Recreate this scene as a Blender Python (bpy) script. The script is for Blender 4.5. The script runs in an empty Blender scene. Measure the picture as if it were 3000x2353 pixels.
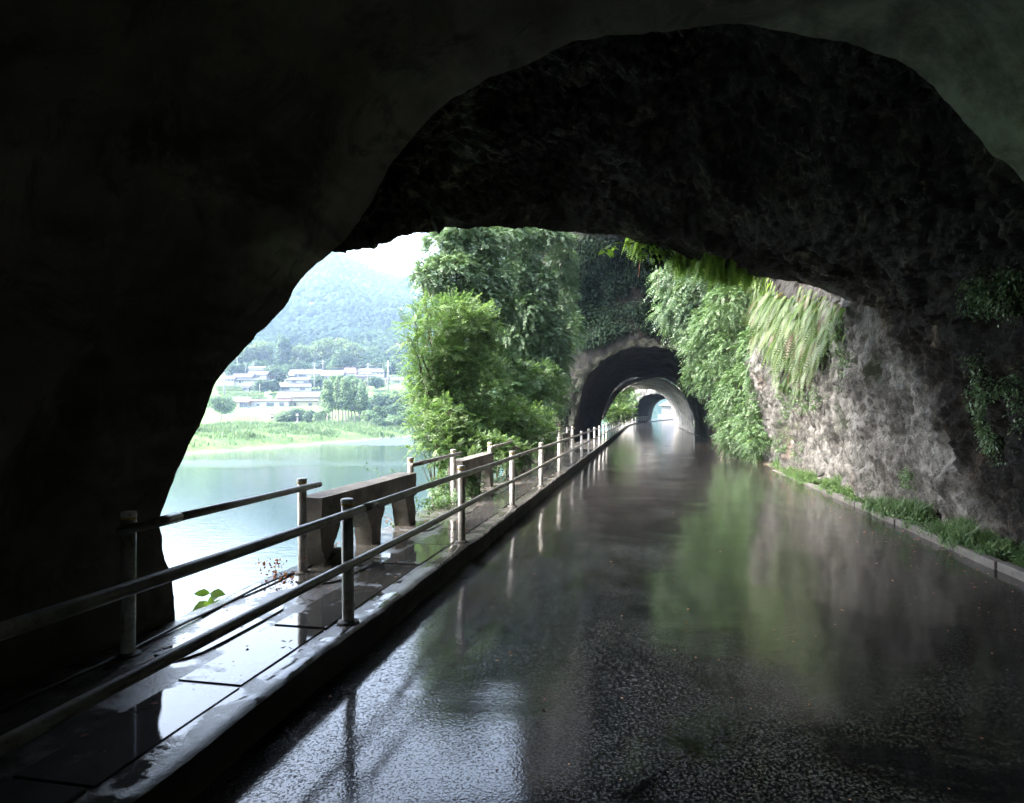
import bpy, math, random
import numpy as np
from mathutils import Vector
random.seed(7); RNG = np.random.default_rng(7)
SC = bpy.context.scene
COL = SC.collection
# ------------------------------------------------------------------ camera, world, sun, exposure
CAMZ = 1.73
F = 1935.0
HZ = 1210.0
cd = bpy.data.cameras.new('camera'); cam = bpy.data.objects.new('camera', cd); COL.objects.link(cam)
cam.location = (0, 0, CAMZ); cam.rotation_euler = (math.radians(90), 0, 0)
cd.sensor_width = 36; cd.lens = 36*F/3000; cd.shift_y = 33.5/3000
cd.clip_start = 0.05; cd.clip_end = 6000
SC.camera = cam
SUN_EL, SUN_AZ = math.radians(46), math.radians(-98)      # azimuth from +Y, clockwise positive
w = bpy.data.worlds.new('World'); SC.world = w; w.use_nodes = True
nt = w.node_tree; nt.nodes.clear()
sky = nt.nodes.new('ShaderNodeTexSky'); sky.sky_type = 'NISHITA'; sky.sun_disc = False
sky.sun_elevation = SUN_EL; sky.sun_rotation = SUN_AZ; sky.dust_density = 5; sky.air_density = 1.2; sky.ozone_density = 1.0
hs = nt.nodes.new('ShaderNodeHueSaturation'); hs.inputs['Saturation'].default_value = 0.7
bg = nt.nodes.new('ShaderNodeBackground'); bg.inputs['Strength'].default_value = 0.15
wo = nt.nodes.new('ShaderNodeOutputWorld')
nt.links.new(sky.outputs[0], hs.inputs['Color']); nt.links.new(hs.outputs[0], bg.inputs[0]); nt.links.new(bg.outputs[0], wo.inputs[0])
sl = bpy.data.lights.new('sun', 'SUN'); sun = bpy.data.objects.new('sun', sl); COL.objects.link(sun)
sl.energy = 1.0; sl.angle = math.radians(30); sl.color = (1, .97, .92)
sd = Vector((math.sin(SUN_AZ)*math.cos(SUN_EL), math.cos(SUN_AZ)*math.cos(SUN_EL), math.sin(SUN_EL)))
sun.rotation_euler = sd.to_track_quat('Z', 'Y').to_euler()
SC.view_settings.view_transform = 'Standard'; SC.view_settings.look = 'None'
SC.view_settings.exposure = 3.55; SC.view_settings.gamma = 1; SC.view_settings.use_curve_mapping = False
cy = SC.cycles
cy.use_denoising = True
cy.max_bounces = 10; cy.diffuse_bounces = 6; cy.glossy_bounces = 4; cy.transmission_bounces = 4; cy.volume_bounces = 1
cy.transparent_max_bounces = 8
cy.sample_clamp_indirect = 12
cy.caustics_reflective = False; cy.caustics_refractive = False

# ------------------------------------------------------------------ frames
TH = math.radians(11.3); SN, CS = math.sin(TH), math.cos(TH)
def bend(s):
    s = np.asarray(s, float)
    return 0.0012*np.clip(s-80, 0, 60)**2 + 0.144*np.clip(s-140, 0, None)
def R(s, t, z):
    """road frame (distance along the road, offset to the right, height) -> world"""
    s = np.asarray(s, float); t = np.asarray(t, float) + bend(s); z = np.asarray(z, float)
    s, t, z = np.broadcast_arrays(s, t, z)
    return np.stack([SN*s+CS*t, CS*s-SN*t, z], -1)
def toR(P):
    s = SN*P[..., 0]+CS*P[..., 1]; t = CS*P[..., 0]-SN*P[..., 1]
    return s, t-bend(s), P[..., 2]
def ray(px, py): return np.array([(px-1500)/F, 1.0, (HZ-py)/F])
def at(px, py, Y): return np.array([0, 0, CAMZ]) + ray(px, py)*Y
def at_s(px, py, s):
    d = ray(px, py); k = s/(SN*d[0]+CS*d[1]); return np.array([0, 0, CAMZ])+d*k
def at_t(px, py, t):
    d = ray(px, py); k = t/(CS*d[0]-SN*d[1]); return np.array([0, 0, CAMZ])+d*k

# ------------------------------------------------------------------ noise
_perm = np.random.default_rng(11).permutation(256); _perm = np.concatenate([_perm, _perm, _perm])
_g = np.random.default_rng(12).normal(size=(256, 3)); _g /= np.linalg.norm(_g, axis=1)[:, None]
def pn(P):
    P = np.asarray(P, float); sh = P.shape[:-1]; P = P.reshape(-1, 3)
    i = np.floor(P).astype(int); f = P-i; i &= 255
    u = f*f*f*(f*(f*6-15)+10); r = np.zeros(len(P))
    for a in (0, 1):
        for b in (0, 1):
            for c in (0, 1):
                h = _perm[_perm[_perm[(i[:, 0]+a) & 255]+((i[:, 1]+b) & 255)]+((i[:, 2]+c) & 255)]
                d = (_g[h]*(f-np.array([a, b, c]))).sum(1)
                r += d*np.where(a, u[:, 0], 1-u[:, 0])*np.where(b, u[:, 1], 1-u[:, 1])*np.where(c, u[:, 2], 1-u[:, 2])
    return r.reshape(sh)
def fbm(P, sc=1, oct=4, gain=.5, off=0):
    P = np.asarray(P, float)*sc+off; a = 1; r = 0
    for k in range(oct):
        r = r+a*pn(P); P = P*2.03+17.1; a *= gain
    return r
def cell(P, sc, off=0):
    """distance to nearest and second cell point"""
    P = np.asarray(P, float)*sc+off; sh = P.shape[:-1]; P = P.reshape(-1, 3)
    i = np.floor(P).astype(int); d1 = np.full(len(P), 9.); d2 = d1.copy()
    for a in (-1, 0, 1):
        for b in (-1, 0, 1):
            for c in (-1, 0, 1):
                q = i+np.array([a, b, c]); k = q & 255
                h = _perm[_perm[_perm[k[:, 0]]+k[:, 1]]+k[:, 2]]
                pt = q+.5+.42*_g[h]
                d = np.linalg.norm(P-pt, axis=1)
                n1 = np.minimum(d1, d); d2 = np.minimum(d2, np.maximum(d1, d)); d1 = n1
    return d1.reshape(sh), d2.reshape(sh)

# ------------------------------------------------------------------ mesh helpers
def mesh_np(name, V, Fq, mat, parent=None, smooth=False, tint=None, attr='tint'):
    V = np.asarray(V, float).reshape(-1, 3)
    if parent is not None:
        pr = parent
        off = np.array(pr.location)
        while pr.parent is not None: pr = pr.parent; off = off+np.array(pr.location)
        V = V-off
    me = bpy.data.meshes.new(name)
    if isinstance(Fq, np.ndarray):
        k = Fq.shape[1]; n = len(Fq)
        me.vertices.add(len(V)); me.vertices.foreach_set('co', V.astype(np.float32).ravel())
        me.loops.add(n*k); me.loops.foreach_set('vertex_index', Fq.astype(np.int32).ravel())
        me.polygons.add(n); me.polygons.foreach_set('loop_start', np.arange(0, n*k, k, dtype=np.int32))
        me.update(calc_edges=True); me.validate()
    else:
        me.from_pydata([tuple(v) for v in V], [], Fq); me.update()
    if smooth: me.polygons.foreach_set('use_smooth', np.ones(len(me.polygons), bool))
    if tint is not None:
        a = me.attributes.new(attr, 'FLOAT', 'POINT'); a.data.foreach_set('value', np.asarray(tint, np.float32).ravel())
    me.materials.append(mat)
    o = bpy.data.objects.new(name, me); COL.objects.link(o)
    if parent is not None: o.parent = parent
    return o
def grid_faces(nu, nv, flip=False):
    i, j = np.meshgrid(np.arange(nu-1), np.arange(nv-1), indexing='ij'); a = (i*nv+j).ravel()
    q = np.stack([a, a+1, a+nv+1, a+nv], 1)
    return q[:, ::-1] if flip else q
def grid(name, P, mat, parent=None, flip=False, smooth=True, tint=None, attr='tint'):
    return mesh_np(name, P.reshape(-1, 3), grid_faces(P.shape[0], P.shape[1], flip), mat, parent, smooth, tint, attr)
def tag(o, label=None, cat=None, group=None, kind=None):
    if label: o['label'] = label
    if cat: o['category'] = cat
    if group: o['group'] = group
    if kind: o['kind'] = kind
    return o
def thing(name, label, cat, loc, group=None):
    o = bpy.data.objects.new(name, None); COL.objects.link(o); o.location = tuple(float(v) for v in loc); o.empty_display_size = .3
    return tag(o, label, cat, group)
class MB:
    def __init__(s): s.v = []; s.f = []
    def add(s, v, f):
        b = len(s.v); s.v += [tuple(map(float, p)) for p in v]; s.f += [tuple(b+i for i in q) for q in f]; return s
    def box(s, lo, hi, fr=None):
        x0, y0, z0 = lo; x1, y1, z1 = hi
        v = [(x0, y0, z0), (x1, y0, z0), (x1, y1, z0), (x0, y1, z0), (x0, y0, z1), (x1, y0, z1), (x1, y1, z1), (x0, y1, z1)]
        if fr: v = [fr(*p) for p in v]
        return s.add(v, [(0, 3, 2, 1), (4, 5, 6, 7), (0, 1, 5, 4), (1, 2, 6, 5), (2, 3, 7, 6), (3, 0, 4, 7)])
    def tube(s, pts, rad, n=10, caps=True):
        pts = [np.array(p, float) for p in pts]
        if not hasattr(rad, '__len__'): rad = [rad]*len(pts)
        v = []; f = []
        for i, p in enumerate(pts):
            d = pts[min(i+1, len(pts)-1)]-pts[max(i-1, 0)]; d /= np.linalg.norm(d)+1e-9
            a = np.cross(d, (0, 0, 1) if abs(d[2]) < .9 else (1, 0, 0)); a /= np.linalg.norm(a); b = np.cross(d, a)
            for k in range(n):
                t = 2*math.pi*k/n; v.append(p+rad[i]*(math.cos(t)*a+math.sin(t)*b))
        for i in range(len(pts)-1):
            for k in range(n):
                a0 = i*n+k; a1 = i*n+(k+1) % n; f.append((a0, a0+n, a1+n, a1))
        if caps: f.append(tuple(range(n))); f.append(tuple(reversed(range((len(pts)-1)*n, len(pts)*n))))
        return s.add(v, f)
    def build(s, name, mat, parent=None, smooth=False):
        return mesh_np(name, np.array(s.v), s.f, mat, parent, smooth)
def resample(P, n):
    P = np.asarray(P, float); d = np.r_[0, np.cumsum(np.linalg.norm(np.diff(P, axis=0), axis=1))]; d /= d[-1]
    x = np.linspace(0, 1, n); return np.stack([np.interp(x, d, P[:, k]) for k in range(P.shape[1])], 1)

# ------------------------------------------------------------------ materials
def newmat(name):
    m = bpy.data.materials.new(name); m.use_nodes = True; n = m.node_tree; b = n.nodes['Principled BSDF']
    return m, n, b, n.nodes['Material Output']
def N(n, typ, **kw):
    x = n.nodes.new(typ)
    for k, v in kw.items():
        if k.startswith('i_'): x.inputs[k[2:].replace('_', ' ')].default_value = v
        else: setattr(x, k, v)
    return x
def ramp(n, src, stops, out=None):
    r = n.nodes.new('ShaderNodeValToRGB'); e = r.color_ramp.elements
    e[0].position = stops[0][0]; e[1].position = stops[-1][0]
    for p, c in stops[1:-1]: e.new(p)
    for k, (p, c) in enumerate(stops):
        c = (c, c, c) if not hasattr(c, '__len__') else c
        e[k].position = p; e[k].color = (*c, 1)
    n.links.new(src, r.inputs[0]); return r.outputs[0]
def mixc(n, f, a, b, mode='MIX'):
    m = n.nodes.new('ShaderNodeMix'); m.data_type = 'RGBA'; m.blend_type = mode
    for sock, v in ((m.inputs[0], f), (m.inputs[6], a), (m.inputs[7], b)):
        if hasattr(v, 'type') or hasattr(v, 'is_linked'): n.links.new(v, sock)
        elif hasattr(v, '__len__'): sock.default_value = (*v, 1)
        else: sock.default_value = v
    return m.outputs[2]
def math_(n, op, a, b=None, c=None):
    m = n.nodes.new('ShaderNodeMath'); m.operation = op
    for k, v in enumerate((a, b, c)):
        if v is None: continue
        if isinstance(v, (int, float)): m.inputs[k].default_value = v
        else: n.links.new(v, m.inputs[k])
    return m.outputs[0]
def noise(n, vec, sc, det=4, rough=.55, dist=0):
    x = N(n, 'ShaderNodeTexNoise'); x.inputs['Scale'].default_value = sc; x.inputs['Detail'].default_value = det
    x.inputs['Roughness'].default_value = rough; x.inputs['Distortion'].default_value = dist
    n.links.new(vec, x.inputs['Vector']); return x.outputs[0]
def objvec(n, scale=None, rot=None):
    tc = N(n, 'ShaderNodeTexCoord')
    if scale is None: return tc.outputs['Object']
    mp = N(n, 'ShaderNodeMapping'); mp.inputs['Scale'].default_value = scale
    if rot: mp.inputs['Rotation'].default_value = rot
    n.links.new(tc.outputs['Object'], mp.inputs[0]); return mp.outputs[0]
def bump(n, h, strength, dist, b, prev=None):
    x = N(n, 'ShaderNodeBump'); x.inputs['Strength'].default_value = strength if isinstance(strength, (int, float)) else 1
    if not isinstance(strength, (int, float)): n.links.new(strength, x.inputs['Strength'])
    x.inputs['Distance'].default_value = dist
    n.links.new(h, x.inputs['Height'])
    if prev is not None: n.links.new(prev, x.inputs['Normal'])
    if b is not None: n.links.new(x.outputs[0], b.inputs['Normal'])
    return x.outputs[0]
def rough_mat(name, c1, c2, sc=2., rough=.8, bsc=12., bst=.5, bd=.02, c3=None, spec=.3, metal=0.):
    m, n, b, o = newmat(name); v = objvec(n)
    st = [(.35, c1), (.65, c2)] if c3 is None else [(.3, c1), (.55, c2), (.75, c3)]
    n.links.new(ramp(n, noise(n, v, sc, 6, .6), st), b.inputs['Base Color'])
    b.inputs['Roughness'].default_value = rough; b.inputs['Specular IOR Level'].default_value = spec; b.inputs['Metallic'].default_value = metal
    if bst: bump(n, noise(n, v, bsc, 5, .6), bst, bd, b)
    return m
def leaf_mat(name, stops, trans=.35, rough=.4, spec=.4):
    m, n, b, o = newmat(name)
    a = N(n, 'ShaderNodeAttribute', attribute_name='tint')
    c = ramp(n, a.outputs['Fac'], stops)
    n.links.new(c, b.inputs['Base Color']); b.inputs['Roughness'].default_value = rough; b.inputs['Specular IOR Level'].default_value = spec
    t = N(n, 'ShaderNodeBsdfTranslucent'); n.links.new(mixc(n, 1., c, (1.12, 1.2, .72), 'MULTIPLY'), t.inputs[0])
    mx = N(n, 'ShaderNodeMixShader'); mx.inputs[0].default_value = trans
    n.links.new(b.outputs[0], mx.inputs[1]); n.links.new(t.outputs[0], mx.inputs[2]); n.links.new(mx.outputs[0], o.inputs[0])
    return m
MAT = {}
MAT['leaf_ever'] = leaf_mat('evergreen_leaf', [(0, (.075, .14, .075)), (.5, (.14, .22, .125)), (1, (.21, .30, .18))], .3, .36, .5)
MAT['leaf_light'] = leaf_mat('light_leaf', [(0, (.07, .13, .05)), (.5, (.12, .205, .08)), (1, (.19, .275, .11))], .42)
MAT['leaf_fern_lit'] = leaf_mat('lit_fern_frond', [(0, (.09, .17, .03)), (.5, (.17, .29, .06)), (1, (.26, .37, .09))], .55)  # brighter copy of the fern colour, light painted into the lip fringe
MAT['leaf_thin'] = leaf_mat('thin_backlit_leaf', [(0, (.16, .26, .05)), (1, (.26, .38, .08))], .7)
MAT['leaf_mid'] = leaf_mat('mid_leaf', [(0, (.06, .115, .05)), (.5, (.11, .19, .085)), (1, (.17, .26, .12))], .33)
MAT['leaf_shaded'] = leaf_mat('shaded_leaf', [(0, (.010, .022, .012)), (.5, (.020, .038, .022)), (1, (.034, .06, .034))], .05, .6, .12)  # leaf colour darkened so the portal creeper carries painted shade
MAT['leaf_fern'] = leaf_mat('fern_frond', [(0, (.04, .075, .028)), (.5, (.085, .14, .05)), (.86, (.15, .20, .075)), (1, (.11, .065, .045))], .5, .4)
MAT['leaf_far'] = leaf_mat('far_leaf', [(0, (.035, .075, .042)), (.5, (.06, .11, .06)), (1, (.10, .16, .075))], .2, .6, .2)
MAT['leaf_bamboo'] = leaf_mat('bamboo_leaf', [(0, (.08, .135, .06)), (.5, (.12, .18, .075)), (1, (.17, .23, .10))], .25, .6, .2)
MAT['leaf_red'] = leaf_mat('dead_leaf', [(0, (.16, .035, .015)), (.5, (.35, .08, .03)), (1, (.4, .16, .05))], .3, .5)
MAT['grass'] = leaf_mat('grass_blade', [(0, (.06, .11, .05)), (.5, (.105, .165, .08)), (1, (.16, .215, .115))], .3, .5, .3)
MAT['bark'] = rough_mat('bark', (.05, .04, .03), (.13, .11, .09), 4, .9, 20, .8, .02)
MAT['bark_pale'] = rough_mat('pale_bark', (.2, .17, .14), (.34, .3, .26), 1, .9, 8, .5, .03)
# ------------------------------------------------------------------ rock and concrete materials
def rock_mat(name='rock', a=(.075, .07, .062), b_=(.225, .218, .20), dark=(.022, .021, .019), moss=(.03, .045, .018)):
    m, n, b, o = newmat(name); v = objvec(n); v2 = objvec(n, (1, 1, .45))
    c = ramp(n, noise(n, v2, 1.6, 8, .65), [(.3, a), (.5, b_), (.68, (b_[0]*.75, b_[1]*.745, b_[2]*.78))])
    c = mixc(n, ramp(n, noise(n, v, .55, 4, .6, .6), [(.58, 0.), (.66, .6)]), c, (.14, .092, .065))
    c = mixc(n, ramp(n, noise(n, v2, .75, 5, .6, .5), [(.47, 0.), (.60, .72)]), c, tuple((x+y)/2*.8 for x, y in zip(a, dark)))
    c = mixc(n, ramp(n, noise(n, v2, 4.5, 6, .7), [(.50, 0.), (.64, .8)]), c, dark)
    c = mixc(n, ramp(n, noise(n, v2, 11, 6, .75), [(.50, 0.), (.62, .85)]), c, dark)
    c = mixc(n, ramp(n, noise(n, v, 1.1, 6, .7), [(.56, 0.), (.66, .6)]), c, moss)
    at_ = N(n, 'ShaderNodeAttribute', attribute_name='soot_shade')
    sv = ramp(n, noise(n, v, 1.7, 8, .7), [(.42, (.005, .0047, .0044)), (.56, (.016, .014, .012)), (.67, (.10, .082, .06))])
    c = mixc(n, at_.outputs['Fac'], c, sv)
    n.links.new(c, b.inputs['Base Color'])
    n.links.new(ramp(n, noise(n, v2, .9, 3), [(.42, .35), (.6, .85)]), b.inputs['Roughness'])
    n.links.new(math_(n, 'SUBTRACT', .35, math_(n, 'MULTIPLY', at_.outputs['Fac'], .2)), b.inputs['Specular IOR Level'])
    h = math_(n, 'ADD', math_(n, 'MULTIPLY', noise(n, v, 9, 8, .7), .7), math_(n, 'MULTIPLY', noise(n, v, 45, 4, .6), .2))
    bump(n, h, 1., .12, b)
    return m
MAT['rock'] = rock_mat()
MAT['rock_shaded'] = rock_mat('shaded_black_rock', (.008, .009, .006), (.024, .022, .017), (.005, .005, .004), (.012, .02, .008))  # dark copy of the rock colours, painting shade onto the portal cliff
MAT['rock_pale'] = rock_mat('pale_rock', (.16, .15, .14), (.34, .32, .29), (.06, .055, .05))
def lining_mat(name, c1, c2, stain, bst=.5):
    m, n, b, o = newmat(name); v = objvec(n)
    c = ramp(n, noise(n, v, .7, 6, .6), [(.35, c1), (.65, c2)])
    c = mixc(n, ramp(n, noise(n, v, 1.3 if bst < .9 else 2.4, 8, .75, .8), [(.50 if bst < .9 else .44, 0.), (.60, .9)]), c, stain)
    c = mixc(n, ramp(n, noise(n, v, 16, 4, .7), [(.60, 0.), (.70, .6)]), c, stain)
    if name == 'shotcrete':      # light painted in as paler colour toward the right of the crown
        sx = N(n, 'ShaderNodeSeparateXYZ'); n.links.new(v, sx.inputs[0])
        mr = N(n, 'ShaderNodeMapRange'); mr.inputs[1].default_value = 1.2; mr.inputs[2].default_value = 4.2; n.links.new(math_(n, 'ADD', sx.outputs[0], math_(n, 'MULTIPLY', math_(n, 'SUBTRACT', noise(n, v, .9, 6, .65, 1.), .5), 5.)), mr.inputs[0])
        c = mixc(n, mr.outputs[0], c, ramp(n, noise(n, v, 2.2, 7, .7), [(.4, (.18, .175, .13)), (.6, (.46, .45, .36))]))
    n.links.new(c, b.inputs['Base Color']); b.inputs['Roughness'].default_value = .8; b.inputs['Specular IOR Level'].default_value = .25
    h = math_(n, 'ADD', math_(n, 'MULTIPLY', noise(n, v, 3, 5, .6), .8), math_(n, 'MULTIPLY', noise(n, v, 40, 3, .6), .1))
    bump(n, h, bst, .05, b)
    return m
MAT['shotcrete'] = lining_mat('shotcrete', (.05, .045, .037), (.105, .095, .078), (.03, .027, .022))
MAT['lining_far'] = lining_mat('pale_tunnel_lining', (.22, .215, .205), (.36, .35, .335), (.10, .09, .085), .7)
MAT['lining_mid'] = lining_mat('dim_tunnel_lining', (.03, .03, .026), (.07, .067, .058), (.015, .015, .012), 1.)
MAT['collar'] = lining_mat('mossy_portal_concrete', (.03, .032, .022), (.15, .14, .11), (.010, .012, .008), 1.)

def concrete_mat(name, c1, c2, wet=0., rough=.75, sc=3):
    """old concrete; wet > 0 adds a film of water lying in the low places"""
    m, n, b, o = newmat(name); v = objvec(n)
    c = ramp(n, noise(n, v, sc, 7, .65), [(.35, c1), (.65, c2)])
    c = mixc(n, ramp(n, noise(n, v, sc*5, 4, .7), [(.56, 0.), (.72, .5)]), c, (c1[0]*.4, c1[1]*.4, c1[2]*.4))
    grain = noise(n, v, 110, 3, .7)
    if wet:
        mask = ramp(n, noise(n, v, 2.2, 9, .68), [(.47+(wet-1)*.18, 1.), (.53+(wet-1)*.18, 0.)])   # 1 = water film
        n.links.new(mixc(n, mask, c, mixc(n, .55, c, (.02, .02, .018))), b.inputs['Base Color'])
        n.links.new(ramp(n, mask, [(0., .2), (1., .025)]), b.inputs['Roughness'])
        st = ramp(n, mask, [(0., 1.), (1., .02)])
        bump(n, math_(n, 'ADD', grain, math_(n, 'MULTIPLY', noise(n, v, 30, 5, .8), 1.2)), st, .0026, b)
        b.inputs['Specular IOR Level'].default_value = .5; b.inputs['IOR'].default_value = 1.5
    else:
        n.links.new(c, b.inputs['Base Color']); b.inputs['Roughness'].default_value = rough
        bump(n, noise(n, v, 22, 6, .7), .5, .012, b)
    return m
MAT['pave'] = concrete_mat('wet_pavement_concrete', (.10, .095, .09), (.19, .18, .165), 1.0)
MAT['slab'] = concrete_mat('wet_cover_slab', (.11, .105, .10), (.17, .165, .155), 1.55)
MAT['kerb_dark'] = concrete_mat('dark_kerb_face', (.012, .011, .009), (.03, .027, .022))
MAT['kerb'] = concrete_mat('kerb_concrete', (.07, .066, .06), (.15, .14, .13))
MAT['parapet'] = concrete_mat('old_parapet_concrete', (.06, .055, .048), (.22, .20, .17), 0, .8, 2.2)
MAT['verge'] = rough_mat('verge_soil', (.035, .03, .022), (.09, .075, .055), 3, .85, 25, .9, .03)

# wet asphalt
def asphalt():
    m, n, b, o = newmat('wet_asphalt'); v = objvec(n)
    c = ramp(n, noise(n, v, 60, 5, .7), [(.35, (.009, .009, .009)), (.7, (.032, .030, .028))])
    c = mixc(n, ramp(n, noise(n, v, .8, 5, .65), [(.5, 0.), (.7, .5)]), c, (.035, .03, .022))
    n.links.new(c, b.inputs['Base Color'])
    rv = N(n, 'ShaderNodeMapping'); rv.inputs['Rotation'].default_value = (0, 0, TH)
    tc = N(n, 'ShaderNodeTexCoord'); n.links.new(tc.outputs['Object'], rv.inputs[0])
    sx = N(n, 'ShaderNodeSeparateXYZ'); n.links.new(rv.outputs[0], sx.inputs[0])      # x = t, y = s
    s_, t_ = sx.outputs[1], sx.outputs[0]
    # film: whole road past ~9 m is flooded smooth, nearer only patches; the strip at the left kerb is coarse
    big = noise(n, v, .45, 4, .6)
    far = N(n, 'ShaderNodeMapRange'); far.inputs[1].default_value = 3.5; far.inputs[2].default_value = 12; n.links.new(s_, far.inputs[0])
    edge = N(n, 'ShaderNodeMapRange'); edge.inputs[1].default_value = -2.3; edge.inputs[2].default_value = 1.2; n.links.new(t_, edge.inputs[0])
    f = math_(n, 'ADD', math_(n, 'MULTIPLY', far.outputs[0], .38), math_(n, 'MULTIPLY', edge.outputs[0], .22))
    f = math_(n, 'ADD', f, math_(n, 'MULTIPLY', big, .75))
    film = ramp(n, f, [(.48, 0.), (.78, 1.)])
    dry = N(n, 'ShaderNodeMapRange'); dry.inputs[1].default_value = 2.6; dry.inputs[2].default_value = 3.6; n.links.new(t_, dry.inputs[0])
    film = math_(n, 'MULTIPLY', film, math_(n, 'SUBTRACT', 1., math_(n, 'MULTIPLY', dry.outputs[0], .75)))
    n.links.new(ramp(n, film, [(0., .07), (.6, .09), (1., .10)]), b.inputs['Roughness'])
    b.inputs['IOR'].default_value = 1.5
    vo = N(n, 'ShaderNodeTexVoronoi'); vo.inputs['Scale'].default_value = 60; n.links.new(v, vo.inputs['Vector'])
    g = math_(n, 'ADD', math_(n, 'MULTIPLY', vo.outputs['Distance'], -.35), math_(n, 'MULTIPLY', noise(n, v, 26, 4, .7), .5))
    g = math_(n, 'ADD', g, ramp(n, noise(n, v, 75, 4, .8), [(.58, 0.), (.64, 2.4)]))
    g = math_(n, 'SUBTRACT', g, ramp(n, noise(n, v, 60, 5, .8), [(.57, 0.), (.62, 1.4)]))
    st = math_(n, 'MULTIPLY', ramp(n, film, [(0., .85), (.5, .45), (1., .12)]), ramp(n, noise(n, v, 1.1, 6, .7, .6), [(.36, .12), (.60, 1.25)]))
    b1 = bump(n, g, st, .0012, None)
    wv = objvec(n, (.5, 1.6, 1), (0, 0, TH))
    b2 = bump(n, noise(n, wv, 2.3, 3, .5), .12, .012, b, b1)
    return m
MAT['asphalt'] = asphalt()

# ------------------------------------------------------------------ road, kerbs, pavement
def strip(name, ss, tz, mat, jit=None, parent=None, smooth=True, flip=False):
    P = np.stack([np.stack([R(s, t, z) for (t, z) in tz]) for s in ss])
    if jit is not None: P = P+jit(P)
    return grid(name, P, mat, parent, flip, smooth)
ss = np.r_[np.arange(-60, -26, 2), np.arange(-26, 1, .5), np.arange(1, 14, .1), np.arange(14, 60, .4), np.arange(60, 215, 2.)]
tt = np.linspace(-2.06, 4.12, 60)
P = np.stack([R(np.full(60, s), tt, 0*tt) for s in ss])
P[..., 2] += .010*fbm(P, .55, 3)-.004 + (.02*np.exp(-((tt+2.0)/.18)**2))[None, :]*(-1)
road = tag(grid('road', P, MAT['asphalt'], flip=True), 'wet black asphalt road mirroring the light through the tunnels', kind='structure')

s2 = np.r_[np.arange(-60, -26, 2), np.arange(-26, 1, .5), np.arange(1, 16, .06), np.arange(16, 60, .3), np.arange(60, 205, 2.)]
prof = [(-3.42, .195), (-3.36, .20), (-3.1, .2), (-2.8, .197), (-2.62, .195), (-2.4, .195), (-2.2, .195), (-2.08, .198), (-2.035, .193), (-2.01, .175)]
P = np.stack([np.stack([R(s, t, z) for (t, z) in prof]) for s in s2])
e = fbm(P[:, -1], 1.6, 5, .6)*.035+fbm(P[:, -1], 9, 3, .6)*.012
o_e = fbm(P[:, 0], 1.3, 4, .6)*.06
rt = np.array([CS, -SN, 0])
P[:, -1] += e[:, None]*rt; P[:, -2] += e[:, None]*rt; P[:, -3] += e[:, None]*rt*.6; P[:, 0] += o_e[:, None]*rt; P[:, 1] += o_e[:, None]*rt
P[..., 2] += .003*fbm(P, 2.2, 3)
pave = tag(grid('pavement', P, MAT['pave'], flip=True), 'raised concrete pavement with puddles along the river side', kind='structure')
Q = np.stack([P[:, -1], P[:, -1]+np.array([0, 0, -.06])-rt*.012, P[:, -1]*[1, 1, 0]+np.array([0, 0, .06])-rt*.03, P[:, -1]*[1, 1, 0]-rt*.0+np.array([0, 0, -.06])], 1)
Q[:, 1:3] += (fbm(Q[:, 1:3], 6, 4, .6)*.022)[..., None]*rt
tag(grid('kerb', Q, MAT['kerb_dark'], flip=True), 'dark crumbling kerb face beside the gutter', kind='structure')
# river wall below the pavement
Q = np.stack([P[:, 0], P[:, 0]-rt*.05+np.array([0, 0, -.25]), P[:, 0]-rt*.5+np.array([0, 0, -4]), P[:, 0]-rt*1.0+np.array([0, 0, -8])], 1)
tag(grid('river_wall', Q, MAT['parapet']), 'old retaining wall dropping from the pavement to the river', kind='structure')
# cover slabs set in the pavement
sv = -2.7
k = 0
gapmat = MAT['kerb_dark']
while sv < 17.5:
    L = .98+.05*random.random(); dz = random.uniform(.001, .012); dt = random.uniform(-.008, .008); tw = random.uniform(-.006, .006)
    a = sv+.012; b = sv+L-.012
    top = .202+dz
    def fr(s, t, z, a=a, b=b, tw=tw): return R(s, t+tw*((s-a)/(b-a)*2-1), z+.004*math.sin(3*s))
    m = MB(); m.box((a, -2.615+dt, .15), (b, -2.21+dt, top), fr)
    ob = m.build('cover_slab', MAT['slab'], pave)
    md = ob.modifiers.new('b', 'BEVEL'); md.width = .006; md.segments = 1
    sv += L; k += 1
# loose older slabs near the outer edge: raised patches of broken screed
for (sa, ta, L, W, h) in [(5.45, -2.66, 1.25, .5, .014), (8.1, -2.7, .9, .5, .012), (9.6, -2.62, 1.1, .55, .01), (3.5, -2.72, 1.4, .32, .01), (11.8, -2.7, 1.4, .5, .012)]:
    n_ = 14; pts = []
    for i in range(n_):
        an = 2*math.pi*i/n_; r_ = 1+random.uniform(-.16, .1)
        pts.append((sa+L/2+math.copysign(abs(math.cos(an))**.6, math.cos(an))*L/2*r_, ta-W/2+math.copysign(abs(math.sin(an))**.6, math.sin(an))*W/2*r_))
    m = MB(); v = [R(s, t, .195) for s, t in pts]+[R(s, t, .2+h) for s, t in pts]
    m.add(v, [tuple(range(n_, 2*n_))[::-1]]+[(i, (i+1) % n_, n_+(i+1) % n_, n_+i) for i in range(n_)])
    m.build('screed_patch', MAT['pave'], pave)

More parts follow.
